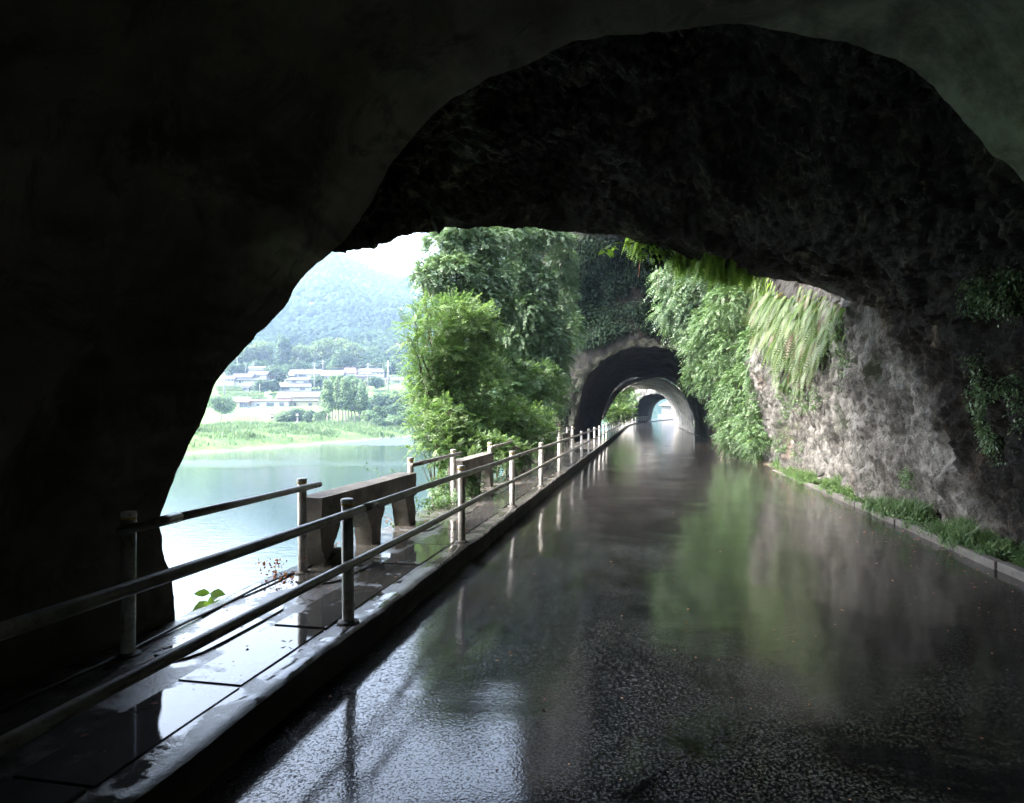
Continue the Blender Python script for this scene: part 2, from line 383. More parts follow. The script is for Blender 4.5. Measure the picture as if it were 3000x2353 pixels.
# right kerb: separate kerb stones, then the verge
vg = strip('verge', np.arange(-60, 205, .4), [(3.9, -.05), (4.02, .02), (4.25, .05), (4.6, .12), (5.2, .2)], MAT['verge'], lambda P: np.stack([0*P[..., 0], 0*P[..., 0], .05*fbm(P, 1.2, 3)*(P[..., 2] > .03)], -1), flip=True)
tag(vg, 'narrow strip of soil and litter at the foot of the rock', kind='structure')
ks = MB(); ks.box((-.49, -.055, -.05), (.49, .055, .085)); 
sv = 6.2
kerb_me = None
kroot = vg
while sv < 21:
    o = None
    p = R(sv+.5, 3.86+random.uniform(-.012, .012), random.uniform(-.012, .006)-.012*max(0, sv-14))
    if kerb_me is None:
        o = MB().box((-.055, -.495, -.06), (.055, .495, .09)).build('kerb_stone', MAT['kerb']); kerb_me = o.data
        md = o.modifiers.new('b', 'BEVEL'); md.width = .012; md.segments = 2; first = o
    else:
        o = first.copy(); COL.objects.link(o)
    o.parent = kroot; o.location = p; o.rotation_euler = (random.uniform(-.008, .008), random.uniform(-.02, .02), -TH+random.uniform(-.006, .006))
    sv += 1.0

# ------------------------------------------------------------------ near tunnel: lining, rim, rock vault
AX = np.array([.3, 1.5])
def radial(P):
    s, t, z = toR(P); d = np.stack([t-AX[0], z-AX[1]], -1); d /= np.linalg.norm(d, axis=-1)[..., None]+1e-6
    return d[..., :1]*np.array([CS, -SN, 0])+d[..., 1:]*np.array([0, 0, 1.])
def rockD(P, a=1.):
    k1, k2 = cell(P*np.array([1, 1, .62]), 2.3)
    k3, k4 = cell(P*np.array([1, 1, .7])+.3*fbm(P, 1.5, 2)[..., None], 6.0)
    d = .40*fbm(P*np.array([1, 1, .6]), .55, 3)+.2*fbm(P*np.array([1, 1, .7]), 1.5, 4, .55)+.07*fbm(P, 6, 4, .6)
    q = fbm(P*np.array([1, 1, .5]), 2.6, 4, .6); q2 = 1-np.abs(fbm(P*np.array([1, 1, .55]), 4.2, 3, .6))*2.2
    return a*(d-.16*np.clip(.55-k1, 0, 1)+.09*np.clip(.22-(k2-k1), 0, 1)-.08*np.clip(.5-k3, 0, 1)-.08+.16*np.clip(q-.12, 0, 1)+.10*np.abs(q)-.075*np.clip(q2, 0, 1)**2+.03)
E_px = [(522, 1830, -3.40), (521, 1800, -3.40), (513, 1736, -3.42), (485, 1671, -3.44), (487, 1623, -3.44), (468, 1579, -3.45), (468, 1474, -3.45), (494, 1431, -3.44),
        (520, 1378, -3.43), (551, 1300, -3.42), (600, 1215, -3.38), (618, 1159, -3.36), (642, 1103, -3.34), (695, 1043, -3.30), (740, 994, -3.26), (765, 966, -3.25), (811, 934, -3.2),
        (839, 906, -3.17), (851, 878, -3.15), (862, 847, -3.12), (872, 811, -3.1), (899, 790, -3.05), (972, 740, -2.8)]
E = [at_t(x, y, t) for x, y, t in E_px]
E[0] = R(4.28, -3.40, .0)
nJ = len(E)-1
E2 = [(1018, 696), (1060, 640), (1088, 606), (1102, 559), (1189, 425), (1286, 310), (1440, 231), (1575, 174), (1671, 125), (1864, 98), (2009, 92), (2125, 66), (2250, 72), (2404, 116), (2587, 154), (2684, 207), (2780, 299), (2848, 386)]
for x, y in E2: E.append(at_s(x, y, 6.05))
E += [R(6.05, 3.35, 3.2), R(6.05, 3.9, 2.2), R(6.05, 4.2, 1.), R(6.05, 4.3, -.2)]
E = np.array(E)
NU = 420
seg = np.r_[0, np.cumsum(np.linalg.norm(np.diff(E, axis=0), axis=1))]; uJ = seg[nJ]/seg[-1]
Eu = resample(E, NU)
_k = np.ones(13)/13; _p = np.pad(Eu, ((6, 6), (0, 0)), 'edge'); Eu = np.stack([np.convolve(_p[:, i], _k, 'valid') for i in range(3)], 1)
Eu = Eu+(.035*fbm(Eu, 2.4, 3)+.02*fbm(Eu, 7, 2))[:, None]*radial(Eu); jJ = int(round(uJ*(NU-1)))
# back profile of the lining
ph = np.linspace(math.pi*1.0, 0, 300)
bp = np.stack([.32+3.85*np.sign(np.cos(ph))*np.abs(np.cos(ph))**.8, 5.35*np.sin(ph)**.85-.25], 1)
bpr = resample(bp, NU)
es, et, ez = toR(Eu)
vs = np.r_[0, np.cumsum(np.linspace(.05, 1.0, 110))]; vs = vs/vs[-1]
rows = []
for v in vs:
    f = np.exp(-(v*57)/2.2)
    s = es*(1-v)+(-52.)*v
    t = et*f+bpr[:, 0]*(1-f); z = ez*f+bpr[:, 1]*(1-f)
    rows.append(R(s, t, z))
Pl = np.stack(rows)
rd = radial(Pl); amp = np.clip(vs*57/1.2, 0, 1)[:, None]
Pl = Pl+rd*((.20*fbm(Pl, .6, 3)+.05*fbm(Pl*np.array([1, 1, 1.6]), 1.7, 3)+.1)*amp+.012*fbm(Pl, 5, 3))[..., None]
tun = thing('road_tunnel', 'dark near tunnel lined with smooth shotcrete whose mouth frames the whole view', 'tunnel', R(0, .3, 0))
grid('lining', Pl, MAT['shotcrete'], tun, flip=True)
dirS = np.array([SN, CS, 0])
rE = radial(Pl[0])
rim = [Pl[0]]
for r_, ds in [(.03, .02), (.10, .05), (.25, .06), (.6, .10), (1.2, .2), (2.0, .1), (4., .0), (7, -1.), (9, -8), (9, -30)]:
    q = Pl[0]+rE*r_+dirS*ds
    if r_ > .3: q = q+rE*(.25*fbm(q, .8, 3))[:, None]
    rim.append(q)
grid('rim', np.stack(rim), MAT['rock'], tun, tint=np.zeros(len(rim)*NU)+.3, attr='soot_shade')

# rock vault
def wbulge(s_, z_): return .35*np.exp(-((s_-(13.6-.5*z_))/1.1)**2)*np.clip(1-z_/6, 0, 1)+.35*np.exp(-((s_-21.5)/.8)**2)*np.clip(1-z_/7, 0, 1)
L = [at_t(975, 737, -2.86), at_t(1014, 741, -3.0), at_t(1039, 735, -3.1), at_t(1067, 729, -3.2), at_t(1109, 726, -3.3), at_t(1113, 717, -3.3), at_t(1148, 712, -3.3), at_t(1169, 695, -3.3), at_t(1215, 686, -3.3),
     at_t(1250, 681, -3.25), at_t(1267, 672, -3.2), at_t(1281, 682, -3.1), at_t(1303, 662, -3.0), at_t(1340, 668, -2.8), at_t(1386, 666, -2.6), at_t(1460, 668, -2.3), at_t(1539, 674, -2.0), at_s(1613, 677, 12.3), at_s(1716, 681, 12.5),
     at_s(1820, 690, 12.7), at_s(1882, 712, 12.9), at_s(1964, 728, 13.), at_s(2051, 770, 13.2), at_s(2150, 800, 13.2), at_s(2280, 820, 13.), at_s(2400, 845, 12.9), at_s(2490, 890, 12.6)]
L += [R(12.5, 3.8, 3.6), R(12.5, 4.0, 2.6), R(12.5, 4.2, 1.5), R(12.5, 4.35, .5), R(12.5, 4.4, -.3)]
L = np.array(L)
NV = 230; NW = 460
E3 = resample((Pl[0]+rE*.22)[jJ:], NW); L3 = resample(L, NW)
# pair by matching heights on the right leg: blend arc-length pairing
vv = np.linspace(0, 1, NV)
Pv = E3[None]*(1-vv[:, None, None])+L3[None]*vv[:, None, None]
bul = np.sin(np.pi*vv)**.8
rv = radial(Pv)
uw = np.linspace(0, 1, NW)
bulge = bul[:, None]*(.55*np.sin(np.pi*np.clip(uw/.75, 0, 1)))[None, :]
d = rockD(Pv, 1.)
s0_, _, z0_ = toR(Pv)
fade = np.minimum(np.clip((1-vv)/.12, 0, 1)*.8+.2, np.clip(vv/.05, 0, 1)*.9+.1)[:, None]*np.clip(uw/.05, .1, 1)[None, :]
fade = np.maximum(fade, np.clip((3.4-toR(Pv)[2])/.8, 0, 1))
Pv = Pv+rv*(bulge+(d+.12*np.clip(toR(Pv)[2]-3., 0, 1))*fade-.8*wbulge(s0_, z0_)*np.clip((3.9-z0_)/.5, 0, 1)*(toR(Pv)[1] > 0))[..., None]
s_, t_, z_ = toR(Pv)
soot_shade = np.clip((z_-2.4)/1.6, 0, 1)
soot_shade = np.clip(np.maximum(soot_shade, np.clip((z_-3.)/1.2, 0, 1)), 0, 1)*.6
soot_shade = np.maximum(soot_shade, np.clip((9.4+1.0*z_-s_+.9*fbm(Pv, .9, 3))/.9, 0, 1)*.97)  # shade painted into the rock colour along the diagonal shadow edge
grid('rock_vault', Pv, MAT['rock'], tun, flip=True, tint=soot_shade.ravel(), attr='soot_shade')
rows = [Pv[-1]]; rL = radial(Pv[-1])
for r_, ds in [(.15, .1), (.5, .1), (1.2, .3), (3, .2), (6, .5), (10, -2.), (12, -40)]:
    q = Pv[-1]+rL*r_+dirS*ds; rows.append(q+rL*(.3*fbm(q, .9, 3)*min(1, r_))[..., None])
grid('outer_rock', np.stack(rows), MAT['rock'], tun, flip=True, tint=np.full(len(rows)*NW, .2), attr='soot_shade')

# ------------------------------------------------------------------ rock wall on the right between the tunnels
WP = [(4.4, -.3), (4.35, .5), (4.2, 1.5), (4.0, 2.6), (3.8, 3.6), (3.95, 4.6), (4.2, 6.), (3.9, 7.6), (3., 9.2), (1.6, 11.), (0, 12.5), (-1.2, 14), (-1.6, 17), (-1.2, 24), (1, 34), (8, 45)]  # upper rows: unseen overhang added to keep sky light off the portal
rowsp = np.array(WP); dd = np.r_[0, np.cumsum(np.linalg.norm(np.diff(rowsp, axis=0), axis=1))]
ur = np.r_[np.arange(0, 8, .06), np.arange(8, dd[-1], .3)]
wt = np.interp(ur, dd, rowsp[:, 0]); wz = np.interp(ur, dd, rowsp[:, 1])
sw = np.r_[np.arange(11.9, 20, .055), np.arange(20, 39.5, .12)]
wt0 = np.where(wz > 7, np.interp(wz, [7, 12, 20, 45], [4.0, 4.3, 5.5, 10]), wt)
P = np.stack([R(np.full(len(wt), s), (wt0*(1-np.clip((s-22)/6, 0, 1))+wt*np.clip((s-22)/6, 0, 1))+np.clip((s-24)/10, 0, 1)*.5*np.clip(wz/3, 0, 1), wz) for s in sw])
s_, t_, z_ = toR(P)
bulge = wbulge(s_, z_)
lowfade = np.where(z_ > 8, 3., 1.)
rdw = radial(P)
P = P+rdw*(rockD(P, 1.)*lowfade-bulge*.8+.45*np.clip((12.45-s_)/.5, 0, 1))[..., None]
soot_shade = np.clip((z_-3.4)/1.6, 0, 1)*.85+.35*np.clip(fbm(P, .5, 2)*2-.2, 0, 1)
cl = grid('cliff', P, MAT['rock'], flip=True, tint=np.clip(soot_shade, 0, 1).ravel(), attr='soot_shade')
tag(cl, 'pitted grey brown rock face rising from the right kerb between the tunnels', kind='structure')
# stones standing proud of the rock face
def stone_mesh(seed, n=2):
    import bmesh
    bm = bmesh.new(); bmesh.ops.create_icosphere(bm, subdivisions=n, radius=1)
    me = bpy.data.meshes.new('stone'); V = np.array([v.co[:] for v in bm.verts])
    V = V*(1+.35*fbm(V+seed*7.7, .9, 3)[:, None]+.1*fbm(V+seed, 3, 2)[:, None])
    for v, c in zip(bm.verts, V): v.co = c
    for f_ in bm.faces: f_.smooth = True
    bm.to_mesh(me); bm.free(); me.materials.append(MAT['rock']); return me
sms = [stone_mesh(i, 3) for i in range(6)]
for k in range(46):
    s = 12.6+RNG.random()**1.2*14; z = RNG.random()**1.3*3.6; t = float(np.interp(z, [p[1] for p in WP[:6]], [p[0] for p in WP[:6]]))
    if s < 12: t -= .02
    q = R(s, t, z); q = q+radial(q[None])[0]*float(rockD(q[None])[0]+.02+max(0, (12-s))*.0)
    o = bpy.data.objects.new('stone', sms[k % 6]); COL.objects.link(o); o.parent = cl; o.location = q
    r_ = .05+.11*RNG.random()**2; o.scale = (r_*.7, r_, r_*(1.1+.6*RNG.random())); o.rotation_euler = (RNG.normal()*.3, RNG.normal()*.3, RNG.random()*6)

# ------------------------------------------------------------------ further tunnels
def arch(n, tl, tr, h, p=.85, q=.9):
    ph = np.linspace(math.pi, 0, 400); c = (tl+tr)/2; a = (tr-tl)/2
    return resample(np.stack([c+a*np.sign(np.cos(ph))*np.abs(np.cos(ph))**p, h*np.sin(ph)**q-.25], 1), n)
def tunnel_mass(label, s0, s1, prof0, prof1, big, mats, lumps=.5, gal=None):
    n = len(prof0)
    r = thing('road_tunnel', label, 'tunnel', R(s0, 0, 0))
    # lining
    ns = int((s1-s0)/.35)+2
    rows = []
    for v in np.linspace(0, 1, ns):
        pr = prof0*(1-v)+prof1*v; rows.append(R(s0+(s1-s0)*v, pr[:, 0], pr[:, 1]))
    Pn = np.stack(rows); d = .22*fbm(Pn, .5, 3)+.07*fbm(Pn, 2.4, 3)
    Pn += (radial(Pn)*d[..., None])
    grid('lining', Pn, mats[0], r)
    # collar
    rw = [Pn[0]]; ra = radial(Pn[0])
    ragged = .10+np.clip(.35+.9*fbm(Pn[0], .55, 3)+.3*fbm(Pn[0], 2.2, 3), 0, 1.2)*np.clip((Pn[0][:, 2]+.5)/4., .25, 1)
    for f_ in (.08, .3, .7, 1.):
        q = Pn[0]+ra*(ragged*f_)[:, None]-dirS*(.05+.12*min(f_, .5)); q = q+ra*(.14*fbm(q, 3, 3))[:, None]-dirS*(.3*fbm(q, .8, 4))[:, None]; rw.append(q)
    grid('portal_collar', np.stack(rw), mats[1], r, flip=True)
    # rock round it
    start = np.stack(rw)[-1]; B = R(s0+.6, big[:, 0], big[:, 1])
    rr = []
    for f_ in np.linspace(0, 1, 60)**1.3:
        q = start*(1-f_)+B*f_; amp = min(1, f_*8)
        q = q-dirS*((lumps*(1.1*fbm(q, .35, 3)+.4*fbm(q, 1.2, 4))-.15)*amp)[:, None]
        if s0 < 60: q = q-dirS*(np.clip((q[:, 2]-8.5)/12, 0, 1.4)*9*np.clip((toR(q)[1]+6)/3, 0, 1))[:, None]  # forward lean added above the view to shade the portal
        rr.append(q)
    for ds in np.linspace(.05, 1, 14):
        q = R(s0+.6+(s1-s0-.6)*ds, big[:, 0], big[:, 1]); q = q+radial(q)*(1.2*fbm(q, .25, 3)+.3*fbm(q, 1.3, 3))[:, None]; rr.append(q)
    ex = Pn[-1]
    for f_ in np.linspace(.05, 1, 16):
        q = rr[59+14]*(1-f_)+ex*f_; rr.append(q+dirS*(.3*fbm(q, .8, 3)*(1-f_))[:, None])
    rr = np.stack(rr)
    grid('rock_mass', rr, mats[2], r, flip=True, tint=np.full(rr.shape[0]*rr.shape[1], mats[3]), attr='soot_shade')
    return r, Pn
n = 150
big2 = resample(np.array([(-7.5, -9), (-7.8, -3), (-8, 3), (-7.8, 12), (-7, 22), (-4, 34), (4, 44), (16, 46), (22, 25), (22, 0)]), n)  # cliff top raised out of view to block sky light
p20 = arch(n, -3.95, 4.15, 5.75, .8, .85); p21 = arch(n, -3.55, 4.05, 4.95, .85, .9)
mid, Pn = tunnel_mass('second tunnel with mossy concrete collar, its far half open on the river side', 38.2, 55.5, p20, p21, big2, (MAT['lining_mid'], MAT['collar'], MAT['rock_shaded'], .3), 1.0)
# gallery half: right wall and crown only
rows = []
for k, s in enumerate(np.arange(55.5, 100, .4)):
    v = (s-55.5)/44.5
    hi = .34+.22*v+.05*math.sin(s*1.3)+.03*math.sin(s*3.1) if s > 57 else .1
    if s > 80: hi = min(.72, hi+.02*(s-80))
    pr = arch(300, -3.5, 4.05, 4.95-.1*v)
    pr = resample(pr[int(hi*300):], 90)
    rows.append(R(s, pr[:, 0], pr[:, 1]))
Pg = np.stack(rows); Pg += radial(Pg)*(.12*fbm(Pg, .8, 3)+.06*fbm(Pg, 2.6, 3))[..., None]
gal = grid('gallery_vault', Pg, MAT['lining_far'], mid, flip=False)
rows = [Pg[:, 0]]
for r_ in (.15, .5, 1.5, 4, 8): rows.append(Pg[:, 0]+radial(Pg[:, 0])*r_+np.array([0, 0, .6*r_]))
rows = np.stack(rows); grid('gallery_rock', rows, MAT['rock_pale'], mid, tint=np.full(rows.shape[0]*rows.shape[1], .1), attr='soot_shade')
big3 = resample(np.array([(-6.5, -9), (-6.8, -2), (-6, 3), (-5, 8), (-2, 13), (4, 17), (12, 20), (18, 10), (18, 0)]), n)
p30 = arch(n, -2.75, 4.1, 5.0); p31 = arch(n, -2.5, 4.0, 4.9)
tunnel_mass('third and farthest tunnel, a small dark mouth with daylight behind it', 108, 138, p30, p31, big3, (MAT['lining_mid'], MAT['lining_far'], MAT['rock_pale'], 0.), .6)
# ------------------------------------------------------------------ terrain, river, hills
SHA = math.atan(.345)
def qd(X, Y): return -(X-(-62+(Y-125)*.345))*math.cos(SHA)
ZH = [0, 230, 258, 270, 288, 320, 340, 400, 480, 560, 700, 900, 1100, 1300, 1500, 1700, 2100, 5000]
HH = [-2.6, -2.3, -2.1, .6, 3.2, 7, 13, 23, 36, 52, 92, 160, 225, 300, 366, 300, 60, 20]
RP = [0, 470, 700, 850, 965, 1004, 1092, 1162, 1215, 1300, 1500, 2000, 3000]
RY = [900, 880, 840, 770, 738, 755, 797, 818, 819, 850, 900, 1000, 1150]
def height(X, Y):
    X = np.asarray(X, float); Y = np.asarray(Y, float)
    P3 = np.stack([X, Y, 0*X], -1)
    r = np.hypot(X, Y)
    base = np.interp(np.where(Y > 0, Y, 0), ZH, HH)
    px = 1500+F*X/np.maximum(Y, 1); rel = np.interp(px, RP, (HZ-np.array(RY))/(HZ-738))
    k = np.clip((Y-500)/700, 0, 1); k = k*k*(3-2*k)
    base = base*(1-k+k*rel)
    base = base+np.clip((Y-430)/300, 0, 1)*(18*fbm(P3, 1/260, 4)+0)*np.clip((1-abs(Y-1500)/1100), .2, 1)
    base = base+.5*fbm(P3, 1/18, 3)
    q = qd(X, Y)+4*fbm(P3, 1/30, 3)
    bank = np.interp(q, [-40, -3, 0, 2.5, 6, 14, 25, 30], [-11, -7.4, -6.15, -5.2, -4.2, -3.0, -2.3, 500])
    h = np.minimum(base, bank)
    s, t, _ = toR(P3)
    near = np.interp(t, [-8.5, -7, -3.3, 0, 8, 40, 120, 400], [-8, -6.5, -.5, -.4, -.4, 20, 60, 90])
    nearfar = np.interp(t, [-10, -6, -3.4, 60], [-8, -5, -.3, -.2])
    near = np.where(s < 140, near, nearfar)
    return np.where(q < -20, np.maximum(np.where(t > -8.5, near, -9), -9), h)
ang = np.radians(np.r_[np.arange(-180, -42, 6), np.arange(-42, -4, .18), np.arange(-4, 30, .6), np.arange(30, 181, 6)])
rad = np.r_[np.arange(2, 60, 3), np.arange(60, 330, 1.6), np.geomspace(330, 2100, 130)]
A, Rr = np.meshgrid(ang, rad, indexing='ij')
X = Rr*np.sin(A); Y = Rr*np.cos(A); Zt = height(X, Y)
def ground_mat():
    m, n, b, o = newmat('river_bank_ground'); v = objvec(n)
    c = ramp(n, noise(n, v, .12, 6, .65), [(.35, (.05, .10, .035)), (.6, (.10, .16, .05))])
    g = N(n, 'ShaderNodeNewGeometry'); sz = N(n, 'ShaderNodeSeparateXYZ'); n.links.new(g.outputs['Position'], sz.inputs[0])
    lo = N(n, 'ShaderNodeMapRange'); lo.inputs[1].default_value = -5.0; lo.inputs[2].default_value = -5.6; n.links.new(math_(n, 'ADD', sz.outputs[2], noise(n, v, .3, 3)), lo.inputs[0])
    c = mixc(n, lo.outputs[0], c, ramp(n, noise(n, v, 1.2, 6, .7), [(.4, (.12, .09, .07)), (.6, (.36, .31, .27))]))
    n.links.new(c, b.inputs['Base Color']); b.inputs['Roughness'].default_value = .9; b.inputs['Specular IOR Level'].default_value = .15
    bump(n, noise(n, v, 1.5, 6, .7), .8, .3, b); return m
grid('ground', np.stack([X, Y, Zt], -1), ground_mat(), flip=False)['kind'] = 'structure'
bpy.data.objects['ground']['label'] = 'green river bank and valley floor rising to the village'

def water_mat():
    m, n, b, o = newmat('river_water'); v = objvec(n)
    c = ramp(n, noise(n, v, .03, 3), [(.4, (.02, .037, .036)), (.6, (.026, .046, .044))])
    n.links.new(c, b.inputs['Base Color']); b.inputs['IOR'].default_value = 1.33
    g = N(n, 'ShaderNodeNewGeometry'); sz = N(n, 'ShaderNodeSeparateXYZ'); n.links.new(g.outputs['Position'], sz.inputs[0])
    # a shallow riffle across the river upstream, and a faint wind lane nearer
    def band(y0, y1, w):
        a = N(n, 'ShaderNodeMapRange'); a.interpolation_type = 'SMOOTHSTEP'; a.inputs[1].default_value = y0-w; a.inputs[2].default_value = y0
        b2 = N(n, 'ShaderNodeMapRange'); b2.interpolation_type = 'SMOOTHSTEP'; b2.inputs[1].default_value = y1+w; b2.inputs[2].default_value = y1
        yy = math_(n, 'ADD', sz.outputs[1], math_(n, 'MULTIPLY', math_(n, 'SUBTRACT', noise(n, v, .05, 4, .7), .5), 26))
        n.links.new(yy, a.inputs[0]); n.links.new(yy, b2.inputs[0]); return math_(n, 'MULTIPLY', a.outputs[0], b2.outputs[0])
    xm = N(n, 'ShaderNodeMapRange'); xm.inputs[1].default_value = -52; xm.inputs[2].default_value = -38; n.links.new(sz.outputs[0], xm.inputs[0])
    rif = math_(n, 'ADD', math_(n, 'MULTIPLY', band(166, 206, 10), xm.outputs[0]), math_(n, 'MULTIPLY', band(99, 104, 7), .12))
    st = math_(n, 'ADD', math_(n, 'MULTIPLY', rif, .8), .05)
    n.links.new(math_(n, 'ADD', math_(n, 'MULTIPLY', rif, .25), .06), b.inputs['Roughness'])
    w1 = objvec(n, (1, 2.2, 1))
    h = math_(n, 'ADD', noise(n, w1, .9, 4, .6), math_(n, 'MULTIPLY', noise(n, w1, 4, 3, .6), .3))
    bump(n, h, st, .35, b)
    return m
wm = mesh_np('river', np.array([(-900, -600, -6), (120, -600, -6), (300, 900, -6), (-900, 900, -6)]), [(0, 1, 2, 3)], water_mat())
tag(wm, 'calm turquoise river mirroring the far bank', kind='structure')

# ------------------------------------------------------------------ leaf machinery
def leaves(C, D, Nn, size, w=.5, fold=.12):
    """quads: C base point, D direction of the leaf, Nn its normal"""
    D = D/(np.linalg.norm(D, axis=1)[:, None]+1e-9); S = np.cross(D, Nn); S /= np.linalg.norm(S, axis=1)[:, None]+1e-9
    U = np.cross(S, D); sz = size[:, None]
    V = np.stack([C, C+D*sz*.5+S*sz*w*.5+U*sz*fold, C+D*sz-U*sz*fold*.5, C+D*sz*.5-S*sz*w*.5+U*sz*fold], 1)
    n = len(C); return V.reshape(-1, 3), np.arange(4*n).reshape(n, 4)
def rnd(n): 
    v = RNG.normal(size=(n, 3)); return v/np.linalg.norm(v, axis=1)[:, None]
def clump_leaves(cen, rad, per, size, droop=.5, squash=.7, w=.5, jit=.35):
    """leaves over the outside of many small clumps"""
    K = len(cen); per = int(per)
    d = rnd(K*per); c = np.repeat(cen, per, 0); r = np.repeat(rad, per)
    p = c+d*(r*(.75+.35*RNG.random(K*per)))[:, None]*np.array([1, 1, squash])
    nn = d*.7+np.array([0, 0, .7])+rnd(K*per)*.45; nn /= np.linalg.norm(nn, axis=1)[:, None]
    dr = d*.8+rnd(K*per)*.6+np.array([0, 0, -droop]); dr -= nn*(dr*nn).sum(1)[:, None]
    sz = size*(1-jit+2*jit*RNG.random(K*per))
    V, Fq = leaves(p, dr, nn, sz, w)
    base = np.repeat(.5+.22*RNG.normal(size=K), per)
    tint = np.clip(np.repeat(base+.2*RNG.normal(size=K*per), 4), 0, 1)
    return V, Fq, tint
def spray_leaves(cen, out, ln, size, nl=14, droop=.6, w=.5, jit=.3):
    """leafy twigs: leaves set alternately along short drooping lines"""
    K = len(cen); d = out*.9+rnd(K)*.75+np.array([0, 0, .12]); d /= np.linalg.norm(d, axis=1)[:, None]
    t = (np.arange(nl)+.5)/nl
    ax = d[:, None]*t[None, :, None]*ln[:, None, None]; ax[..., 2] -= droop*.55*(t**2)[None]*ln[:, None]
    P = cen[:, None]+ax
    tg = d[:, None]-np.array([0, 0, 1.])*(droop*1.1*t)[None, :, None]; tg = tg/np.linalg.norm(tg, axis=-1)[..., None]
    up = np.array([0, 0, 1.])+.55*rnd(K); up = up[:, None]*np.ones((1, nl, 1))
    sd = np.cross(tg, up); sd /= np.linalg.norm(sd, axis=-1)[..., None]+1e-6
    nn = np.cross(sd, tg); sg = np.where(np.arange(nl) % 2, 1., -1.)[None, :, None]
    dr = sd*sg*.9+tg*.7+rnd(K*nl).reshape(K, nl, 3)*.35-np.array([0, 0, .25*droop]); nn = nn+rnd(K*nl).reshape(K, nl, 3)*.35
    sz = size*(1-jit+2*jit*RNG.random((K, nl)))*(1-.35*t)[None]
    V, Fq = leaves(P.reshape(-1, 3), dr.reshape(-1, 3), nn.reshape(-1, 3), sz.ravel(), w)
    base = .5+.24*RNG.normal(size=K)
    T = np.clip(np.repeat((base[:, None]+.16*RNG.normal(size=(K, nl))).ravel(), 4), 0, 1)
    return V, Fq, T
def blob_sprays(blobs, dens):
    cs = []; os_ = []
    for c, r in blobs:
        r = np.array(r, float); area = (r[0]*r[2]*4+r[0]*r[1]*2); k = int(dens*area)+10
        d = rnd(k); q = .35+.72*RNG.random(k)**.55; P = np.array(c)+d*q[:, None]*r
        keep = fbm(P, 1.1/max(min(r[0], r[2]), .25), 3) > -.16
        cs.append(P[keep]); os_.append(d[keep])
    return np.concatenate(cs), np.concatenate(os_)
def blob_clumps(blobs, dens=1., cr=.28, seedpush=0):
    """blobs: (centre, (rx, ry, rz)) -> small clump centres over their outer half"""
    cs = []; rs = []
    for c, r in blobs:
        r = np.array(r, float); m = float((r[0]*r[1]*r[2])**(1/3)); k = max(6, int(dens*26*(m/.9)**.0*1.))
        k = int(k*max(1, (m*.30/cr)**1.3)) if cr else k
        d = rnd(k); q = .45+.55*RNG.random(k)**.6
        P = np.array(c)+d*q[:, None]*r
        keep = (fbm(P, .9/max(m, .3), 2) > -.32)
        cs.append(P[keep]); rs.append(np.full(keep.sum(), cr)*(.6+.8*RNG.random(keep.sum())))
    return np.concatenate(cs), np.concatenate(rs)
def join(parts):
    V = []; Fq = []; T = []; b = 0
    for v, f, t in parts: V.append(v); Fq.append(f+b); T.append(t); b += len(v)
    return np.concatenate(V), np.concatenate(Fq), np.concatenate(T)
def limb_pts(a, b, n=6, sag=.0, wig=.08):
    wig = wig*.35
    a = np.array(a, float); b = np.array(b, float); L = np.linalg.norm(b-a); t = np.linspace(0, 1, n)[:, None]
    p = a*(1-t)+b*t; p[:, 2] += sag*L*4*(t*(1-t))[:, 0]
    p[1:-1] += RNG.normal(size=(n-2, 3))*wig*L*.3; return p
def tree(name, label, cat, root, blobs, mat, leaf=.1, per=26, dens=1., cr=.28, trunk_r=.12, bark='bark', group=None, droop=.5, fork=.45, w=.5, crown='crown', squash=.7, limbs=True, spray=None):
    t = thing(name, label, cat, root, group)
    if trunk_r:
        mb = MB(); cen = np.mean([b[0] for b in blobs], 0); fk = np.array(root)*(1-fork)+cen*fork; fk[2] = root[2]+(cen[2]-root[2])*fork
        mb.tube(limb_pts(root, fk, 5, 0, .12), list(np.linspace(trunk_r, trunk_r*.7, 5)), 8)
        mb.build('trunk', MAT[bark], t, True)
        if limbs:
            mb = MB()
            for c, r in blobs:
                mb.tube(limb_pts(fk, c, 6, .05, .2), list(np.linspace(trunk_r*.5, trunk_r*.08, 6)), 5)
                for q in range(3):
                    e = np.array(c)+rnd(1)[0]*np.array(r)*.8
                    mb.tube(limb_pts(c, e, 4, 0, .2), list(np.linspace(trunk_r*.14, .006, 4)), 4)
            mb.build('limbs', MAT[bark], t, True)
    if spray:
        ln, nl, dn = spray; cs, os_ = blob_sprays(blobs, dn)
        V, Fq, T = spray_leaves(cs, os_, ln*RNG.uniform(.6, 1.3, len(cs)), leaf, nl, droop, w)
    else:
        cs, rs = blob_clumps(blobs, dens, cr)
        V, Fq, T = clump_leaves(cs, rs, per, leaf, droop, squash, w)
    o = mesh_np(crown, V, Fq, MAT[mat], t, False, T)
    o['kind'] = 'stuff'
    return t
def gz(X, Y): return float(height(np.array([X]), np.array([Y]))[0])

